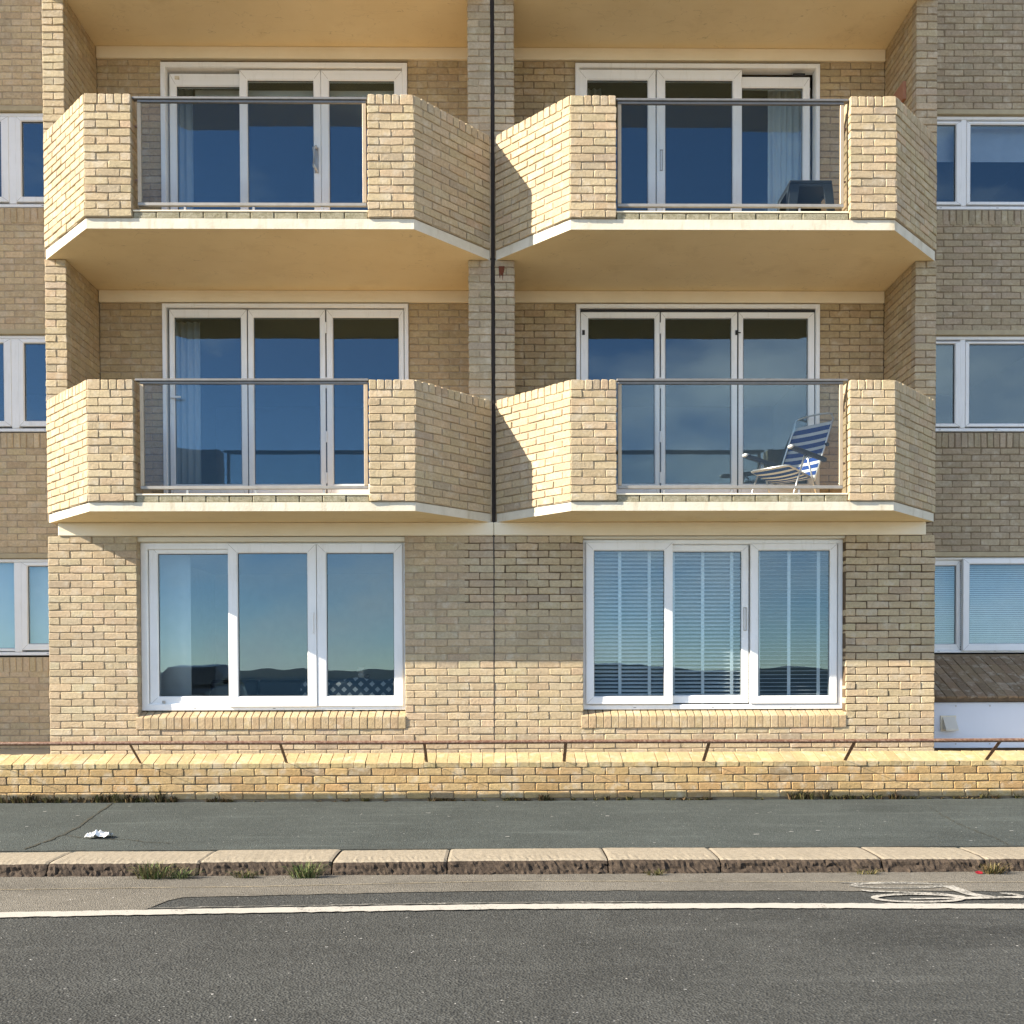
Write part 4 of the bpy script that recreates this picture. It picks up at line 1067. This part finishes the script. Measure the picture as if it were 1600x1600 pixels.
fabric('back_fabric', (-0.235, 0.345), (-0.590, 1.00), 0.232, 0.03, 48, 7.4, 0.0); fabric('seat_fabric', (0.27, 0.405), (-0.22, 0.335), 0.225, 0.05, 40, 5.4, 0.1)
for s in (-0.27, 0.27):
    a, b = Lc(0.30, s, 0.575), Lc(-0.37, s, 0.545)
    m = MB(); v = m.verts([p + SIDE * dx + Vector((0, 0, dz)) for p, k in ((a, 1), (b, .8)) for dx, dz in ((-.028 * k, -.022), (.028 * k, -.022), (.028 * k, .02), (-.028 * k, .02))])
    for q in ((0, 1, 2, 3), (4, 7, 6, 5), (0, 4, 5, 1), (1, 5, 6, 2), (2, 6, 7, 3), (3, 7, 4, 0)): m.face(*[v[i] for i in q])
    ar = build('armrest', m, NAVY, chair, bevel=0.008)
    build('armrest_cap', MB().tube([a - FWD * .035 + Vector((0, 0, .010)), a + FWD * .006 + Vector((0, 0, .006)), a + FWD * .022 + Vector((0, 0, -.004))], 0.019, 8, 1.5), WCAP, ar, smooth=True)
    build('leg', MB().tube([Lc(0.02, s * .96, 0.54), Lc(0.29, s * .96, 0.0)], 0.0095, 8), STEEL, chair, smooth=True)
    build('leg', MB().tube([Lc(-0.01, s * .99, 0.54), Lc(-0.26, s * .99, 0.0)], 0.0095, 8), STEEL, chair, smooth=True)
for f in (0.29, -0.26): build('stretcher', MB().tube([Lc(f, -0.26, 0.012), Lc(f, 0.26, 0.012)], 0.009, 8), STEEL, chair, smooth=True)
build('recline_knob', MB().tube([Lc(-0.44, 0.235, 0.72), Lc(-0.44, 0.265, 0.72)], 0.022, 8), NAVY, chair)

# ------------------------------------------------------------------ plastic table on the upper balcony
DG = mat_simple('dark_grey_plastic', (0.020, 0.028, 0.034), 0.55, spec=0.3); TF = B2 + 0.075
tb = thing('side_table', 'dark grey plastic table with splayed open legs on the upper right balcony', 'table', (3.02, -0.15, TF))
tx0, tx1, ty0, ty1, th = 2.925, 3.345, -0.34, 0.10, 0.47
box('tabletop', tx0, tx1, ty0, ty1, TF + th - 0.035, TF + th, DG, tb, bevel=0.008)
for sxx in (0, 1):
    for syy in (0, 1):
        X = tx0 if not sxx else tx1; Y = ty0 if not syy else ty1; dx = 1 if not sxx else -1; dy = 1 if not syy else -1
        fx_, fy_ = X - dx * 0.035, Y - dy * 0.03
        m = MB(); w0, w1, tk = 0.100, 0.070, 0.014
        tp = [(X, Y), (X + dx * w0, Y), (X + dx * w0, Y + dy * tk), (X + dx * tk, Y + dy * tk), (X + dx * tk, Y + dy * w0), (X, Y + dy * w0)]
        ft = [(fx_, fy_), (fx_ + dx * w1, fy_), (fx_ + dx * w1, fy_ + dy * tk), (fx_ + dx * tk, fy_ + dy * tk), (fx_ + dx * tk, fy_ + dy * w1), (fx_, fy_ + dy * w1)]
        A = m.verts([(x, y, TF + th - 0.0355) for x, y in tp]); B = m.verts([(x, y, TF) for x, y in ft]); m.face(*A); m.face(*B[::-1])
        for i in range(6): m.face(A[i], B[i], B[(i + 1) % 6], A[(i + 1) % 6])
        build('leg', m, DG, tb, bevel=0.003)
for (xa, xb, ya, yb, dd) in ((tx0 + .012, tx1 - .012, ty0 + .003, ty0 + .012, .062), (tx0 + .003, tx0 + .012, ty0 + .02, ty1 - .02, .062), (tx1 - .012, tx1 - .003, ty0 + .02, ty1 - .02, .062)):
    box('apron', xa, xb, ya, yb, TF + th - dd, TF + th - 0.036, DG, tb)
box('added_dark_back', tx0 + .02, tx1 - .02, ty1 - .016, ty1 - .004, TF + 0.12, TF + th - 0.036, DG, tb)  # added so the opening between the legs looks dark inside
box('lower_shelf', tx0 + .05, tx1 - .05, ty0 + .06, ty1 - .02, TF + 0.16, TF + 0.175, DG, tb)


# ------------------------------------------------------------------ curtains and blinds
def curtain(label, x0, x1, y, z0, z1, mat, fold=0.07, amp=0.022, group=None):
    m = MB(); n = max(8, int((x1 - x0) / 0.008)); lo, hi = [], []
    for i in range(n + 1):
        x = x0 + (x1 - x0) * i / n; d = amp * math.sin(2 * math.pi * (x - x0) / fold + .6 * math.sin(x * 23)); lo.append((x, y + d * 1.2, z0)); hi.append((x, y + d * .8, z1))
    a = m.verts(lo); b = m.verts(hi)
    for i in range(n): m.face(a[i], a[i + 1], b[i + 1], b[i])
    o = build('curtain', m, mat, None, smooth=True, fix=False); md = o.modifiers.new('thick', 'SOLIDIFY'); md.thickness = 0.002
    return tag(o, label, 'curtain', group)


curtain('pleated pale curtain drawn to the side behind the plastic table', 3.10, 3.60, 1.10, B2 + 0.10, 7.80, CURTAIN)
curtain('narrow pale curtain edge at the top left of the upper right door', 0.88, 1.22, 1.12, B2 + 0.10, 7.80, CURTAIN)
curtain('slim sheer curtain behind the lower left balcony door handle', -3.62, -3.30, 1.10, B1 + 0.10, 5.18, NET)
curtain('slim curtain edge at the left end of the upper left door', -3.62, -3.36, 1.12, B2 + 0.10, 7.78, NET)
curtain('flat sheer curtain at the left end of the clear ground floor window', -3.60, -3.22, 0.42, 0.50, 2.60, NET, 0.3, 0.006)


m = MB(); a_, b_ = [], []
for i in range(121):
    x = -3.30 + 2.28 * i / 120; a_.append((x, 1.0, 7.70)); b_.append((x, 1.0, 7.565 + 0.035 * abs(math.sin(i * math.pi / 6)) ** .5 + (0.03 if i % 12 < 2 else 0)))
A_ = m.verts(a_); B_ = m.verts(b_)
for i in range(120): m.face(B_[i], B_[i + 1], A_[i + 1], A_[i])
o = build('valance', m, mat_simple('valance_cloth', (0.55, 0.54, 0.50), 0.9), None, fix=False); md = o.modifiers.new('thick', 'SOLIDIFY'); md.thickness = 0.004
tag(o, 'pale valance with scalloped lower edge inside the upper left door', 'curtain')


def blind(label, x0, x1, y, z0, z1, pitch, depth, ang, tapes, mat=BLIND, group=None):
    root = thing('venetian_blind', label, 'blind', ((x0 + x1) / 2, y, z1), group); m = MB(); z = z1 - 0.06; ca, sa = math.cos(ang) * depth / 2, math.sin(ang) * depth / 2
    while z > z0:
        a = m.verts([(x0, y - ca, z - sa), (x1, y - ca, z - sa), (x1, y, z + .002), (x0, y, z + .002), (x1, y + ca, z + sa), (x0, y + ca, z + sa)]); m.face(a[0], a[1], a[2], a[3]); m.face(a[3], a[2], a[4], a[5]); z -= pitch
    o = build('slats', m, mat, root, fix=False); o['kind'] = 'stuff'; md = o.modifiers.new('thick', 'SOLIDIFY'); md.thickness = 0.002
    box('headrail', x0, x1, y - 0.025, y + 0.025, z1 - 0.04, z1, mat, root); box('bottom_rail', x0, x1, y - 0.02, y + 0.02, z0 - 0.03, z0 - 0.012, mat, root)
    for t in tapes: box('tape', t - 0.017, t + 0.017, y - abs(ca) - 0.004, y - abs(ca) - 0.002, z0, z1 - 0.041, mat, root)
    return root


GB = 'slatted blinds in the right ground floor window'
blind('white slatted blind behind the leftmost pane, slats tilted almost shut', 0.99, 1.80, 0.26, 0.90, 2.56, 0.0405, 0.046, 0.50, (1.315, 1.625), group=GB)
blind('white slatted blind behind the middle pane with the lock plate', 1.81, 2.66, 0.26, 0.90, 2.56, 0.0405, 0.046, 0.46, (1.875, 2.185, 2.49), group=GB)
blind('white slatted blind behind the rightmost pane, slats open flat', 2.70, 3.54, 0.24, 0.90, 2.56, 0.0405, 0.050, 0.06, (2.765, 3.085, 3.395), group=GB)
blind('fine pale slatted blind in the lowest window above the sloping sill', 4.80, 6.86, YW + 0.20, 1.53, 2.53, 0.025, 0.025, 0.95, ())
o = box('roller_blind', 4.82, 6.86, YW + 0.16, YW + 0.163, 7.20, 7.62, mat_simple('grey_blind_cloth', (0.42, 0.45, 0.48), 0.9)); tag(o, 'plain grey roller blind half lowered in the topmost window of the shaded wing', 'blind')
o = box('roller_blind', -6.85, -4.80, YW + 0.16, YW + 0.163, 1.50, 2.55, mat_simple('pale_blind_cloth', (0.50, 0.54, 0.53), 0.9)); tag(o, 'pale blind fully lowered in the lowest window of the brown wing', 'blind')


# ------------------------------------------------------------------ things seen through the clear ground floor window
def mat_diamond():
    k = NT('diamond_patterned_cover'); p = k.pos(); mpn = k.n('ShaderNodeMapping'); mpn.inputs['Rotation'].default_value = (0, math.radians(45), 0); mpn.inputs['Scale'].default_value = (12, 0, 12); k.l(p, mpn.inputs[0])
    sep = k.n('ShaderNodeSeparateXYZ'); k.l(mpn.outputs[0], sep.inputs[0])
    fx = k.math('ABSOLUTE', k.math('SUBTRACT', k.math('FRACT', sep.outputs[0]), 0.5)); fz = k.math('ABSOLUTE', k.math('SUBTRACT', k.math('FRACT', sep.outputs[2]), 0.5))
    d = k.math('MAXIMUM', fx, fz); s = k.math('GREATER_THAN', k.math('FRACT', k.math('MULTIPLY', d, 2.0)), 0.5)
    return k.bsdf(k.mix(s, (0.38, 0.365, 0.33), (0.03, 0.04, 0.05)), 0.9)


so = thing('sofa', 'sofa under a black and cream diamond patterned cover inside the window', 'sofa', (-1.45, 0.8, 0.45)); DM = mat_diamond()
m = MB(); n = 14; lo = []; 
for i in range(n + 1):
    x = -2.05 + 1.15 * i / n; z = 1.17 + 0.02 * math.sin(i * 1.1) - (0.05 if i == 0 else 0); lo.append(m.verts([(x, 0.36, 0.46), (x, 0.36, z - .04), (x, 0.40, z), (x, 0.50, z), (x, 0.56, z - .05), (x, 0.56, 0.46)]))
for A, B in zip(lo, lo[1:]):
    for k in range(5): m.face(A[k], A[k + 1], B[k + 1], B[k])
m.face(*lo[0]); m.face(*lo[-1][::-1])
build('backrest', m, DM, so, smooth=False); box('seat', -2.05, -0.90, 0.561, 1.25, 0.46, 0.86, DM, so, bevel=0.03)
ty = thing('soft_toy', 'small round beige soft toy sitting on the sofa back inside the window', 'toy', (-1.42, 0.45, 1.185))
BG = mat_simple('beige_plush', (0.34, 0.29, 0.23), 0.95)
def ball(name, c, r, mat, par, sq=1.0):
    bm = bmesh.new(); bmesh.ops.create_uvsphere(bm, u_segments=14, v_segments=9, radius=1); me = bpy.data.meshes.new(name)
    for v in bm.verts: v.co = Vector((v.co.x * r, v.co.y * r, v.co.z * r * sq))
    bm.to_mesh(me); bm.free(); me.polygons.foreach_set('use_smooth', [True] * len(me.polygons)); return obj_from(name, me, mat, par, c)


ball('head', (-1.425, 0.45, 1.262), 0.036, BG, ty, .9); ball('body', (-1.42, 0.45, 1.205), 0.040, BG, ty, 1.0); ball('ear', (-1.452, 0.45, 1.29), 0.013, BG, ty); ball('ear', (-1.398, 0.45, 1.29), 0.013, BG, ty); ball('arm', (-1.365, 0.45, 1.20), 0.030, mat_simple('dark_plush', (0.04, 0.03, 0.03), 0.9), ty, .8)
DK = mat_simple('dark_leather', (0.012, 0.011, 0.011), 0.5)
for x, y, lab in ((-3.02, 1.5, 'dark armchair inside the window, behind the middle mullion'), (-2.42, 1.3, 'dark armchair inside the window, next to the patterned sofa')):
    c = thing('armchair', lab, 'chair', (x, y, 0.45), 'dark armchairs inside the clear window')
    box('seat', x - .26, x + .26, y - .02, y + .55, 0.62, 0.88, DK, c, bevel=.03); box('backrest', x - .28, x + .28, y - .14, y - .021, 0.62, 1.16, DK, c, bevel=.03)
    for s in (-1, 1):
        box('arm', x + s * .27 - .05, x + s * .27 + .05, y - .02, y + .5, 0.885, 1.02, DK, c, bevel=.02)
        for yy in (y - .1, y + .48): box('leg', x + s * .23 - .02, x + s * .23 + .02, yy - .02, yy + .02, 0.452, 0.619, DK, c)

# ------------------------------------------------------------------ the seaside behind the camera, seen mirrored in the glass
struct(box('promenade', -400, 400, -34, -10.6, -0.6, 0.02, mat_asphalt('warm_bounce_paving', (0.56, 0.45, 0.31), 0.2, 0.6, 0.1, (0.6, 0.5, 0.38))))  # unseen paving, made pale and warm to bounce light onto the facade
def mat_sea():
    k = NT('sea_water'); n = k.bump(k.noise(0.5, 5, 0.6), 0.6, 0.3); return k.bsdf((0.010, 0.030, 0.045), 0.5, 0, n, 0.08)


struct(sheet('sea', [(-9000, -12000), (9000, -12000), (9000, -33), (-9000, -33)], -4.0, mat_sea()))
m = MB(); top, bot, bk2 = [], [], []
for i in range(161):
    x = -3200 + 40 * i; h = 14 + 34 * (0.5 + 0.5 * math.sin(x * .0021 + 1)) * (0.6 + .4 * math.sin(x * .0057)) + 5 * math.sin(x * .013) + 2 * math.sin(x * .05)
    top.append((x, -3600, max(1, h))); bot.append((x, -3200, -4)); bk2.append((x, -4300, -4))
a, b, c = m.verts(bot), m.verts(top), m.verts(bk2)
for i in range(160): m.face(a[i], a[i + 1], b[i + 1], b[i]); m.face(b[i], b[i + 1], c[i + 1], c[i])
struct(build('hills', m, mat_simple('far_hillside', (0.035, 0.055, 0.065), 0.95, 0, .3, .004), None, smooth=True))


# ------------------------------------------------------------------ dark car parked by the sea, mirrored in the clear ground floor window
CX, CY, CZ = -7.60, -14.6, 0.02
car = thing('parked_car', 'dark car parked on the promenade, mirrored low in the clear ground floor window', 'car', (CX, CY, CZ))
CARP = mat_simple('dark_car_paint', (0.010, 0.012, 0.014), 0.25, 0, 0.05, 3, 0, 0.6); CARG = mat_simple('dark_car_glass', (0.008, 0.010, 0.012), 0.08, 0, 0.05, 3, 0, 0.6); TYRE = mat_simple('tyre_rubber', (0.015, 0.015, 0.015), 0.9)
def loft(name, secs, mat, par, smooth=False):
    m = MB(); rows = [m.verts(q) for q in secs]
    for A, B in zip(rows, rows[1:]):
        n = len(A)
        for k in range(n): m.face(A[k], A[(k + 1) % n], B[(k + 1) % n], B[k])
    m.face(*rows[0][::-1]); m.face(*rows[-1]); return build(name, m, mat, par, bevel=0.02, smooth=smooth)


def sec(y, w, z0, z1, tw): return [(CX - w, CY + y, CZ + z0), (CX + w, CY + y, CZ + z0), (CX + w * 1.0, CY + y, CZ + (z0 + z1) / 2), (CX + w * tw, CY + y, CZ + z1), (CX - w * tw, CY + y, CZ + z1), (CX - w, CY + y, CZ + (z0 + z1) / 2)]


loft('body', [sec(2.05, .74, .38, .66, .9), sec(1.9, .86, .26, .80, .92), sec(1.0, .90, .24, .93, .9), sec(-1.5, .90, .24, .95, .9), sec(-1.95, .86, .28, .92, .88), sec(-2.1, .76, .4, .80, .9)], CARP, car)
loft('cabin', [sec(1.05, .80, .90, .94, .98), sec(.30, .78, .90, 1.42, .76), sec(-.5, .78, .90, 1.47, .76), sec(-1.35, .78, .90, 1.40, .74), sec(-1.9, .78, .90, .95, .95)], CARP, car)
m = MB(); a = m.verts([(CX - .72, CY + 1.0, CZ + .965), (CX + .72, CY + 1.0, CZ + .965), (CX + .56, CY + .36, CZ + 1.385), (CX - .56, CY + .36, CZ + 1.385)]); b = m.verts([(x, y + .03, z + .02) for x, y, z in [m.v[i] for i in a]])
for q in ((0, 1, 2, 3),): m.face(*[b[i] for i in q]); m.face(*[a[i] for i in q][::-1])
for i in range(4): m.face(a[i], a[(i + 1) % 4], b[(i + 1) % 4], b[i])
build('windscreen', m, CARG, car)
for sd in (-1, 1):
    for yy in (1.3, -1.3):
        w = build('wheel', MB().tube([(CX + sd * .74, CY + yy, CZ + .32), (CX + sd * .92, CY + yy, CZ + .32)], .32, 20), TYRE, car); build('rim', MB().tube([(CX + sd * .90, CY + yy, CZ + .32), (CX + sd * .93, CY + yy, CZ + .32)], .2, 14), ALU, w)
    box('headlight', CX + sd * .66 - .15, CX + sd * .66 + .15, CY + 1.93, CY + 2.0, CZ + .62, CZ + .74, mat_simple('lamp_lens', (.6, .6, .6), .1) if 'lamp_lens' not in bpy.data.materials else bpy.data.materials['lamp_lens'], car, bevel=.02)
    box('wing_mirror', CX + sd * 1.0 - .1, CX + sd * 1.0 + .1, CY + .72, CY + .80, CZ + .98, CZ + 1.12, CARP, car, bevel=.03)
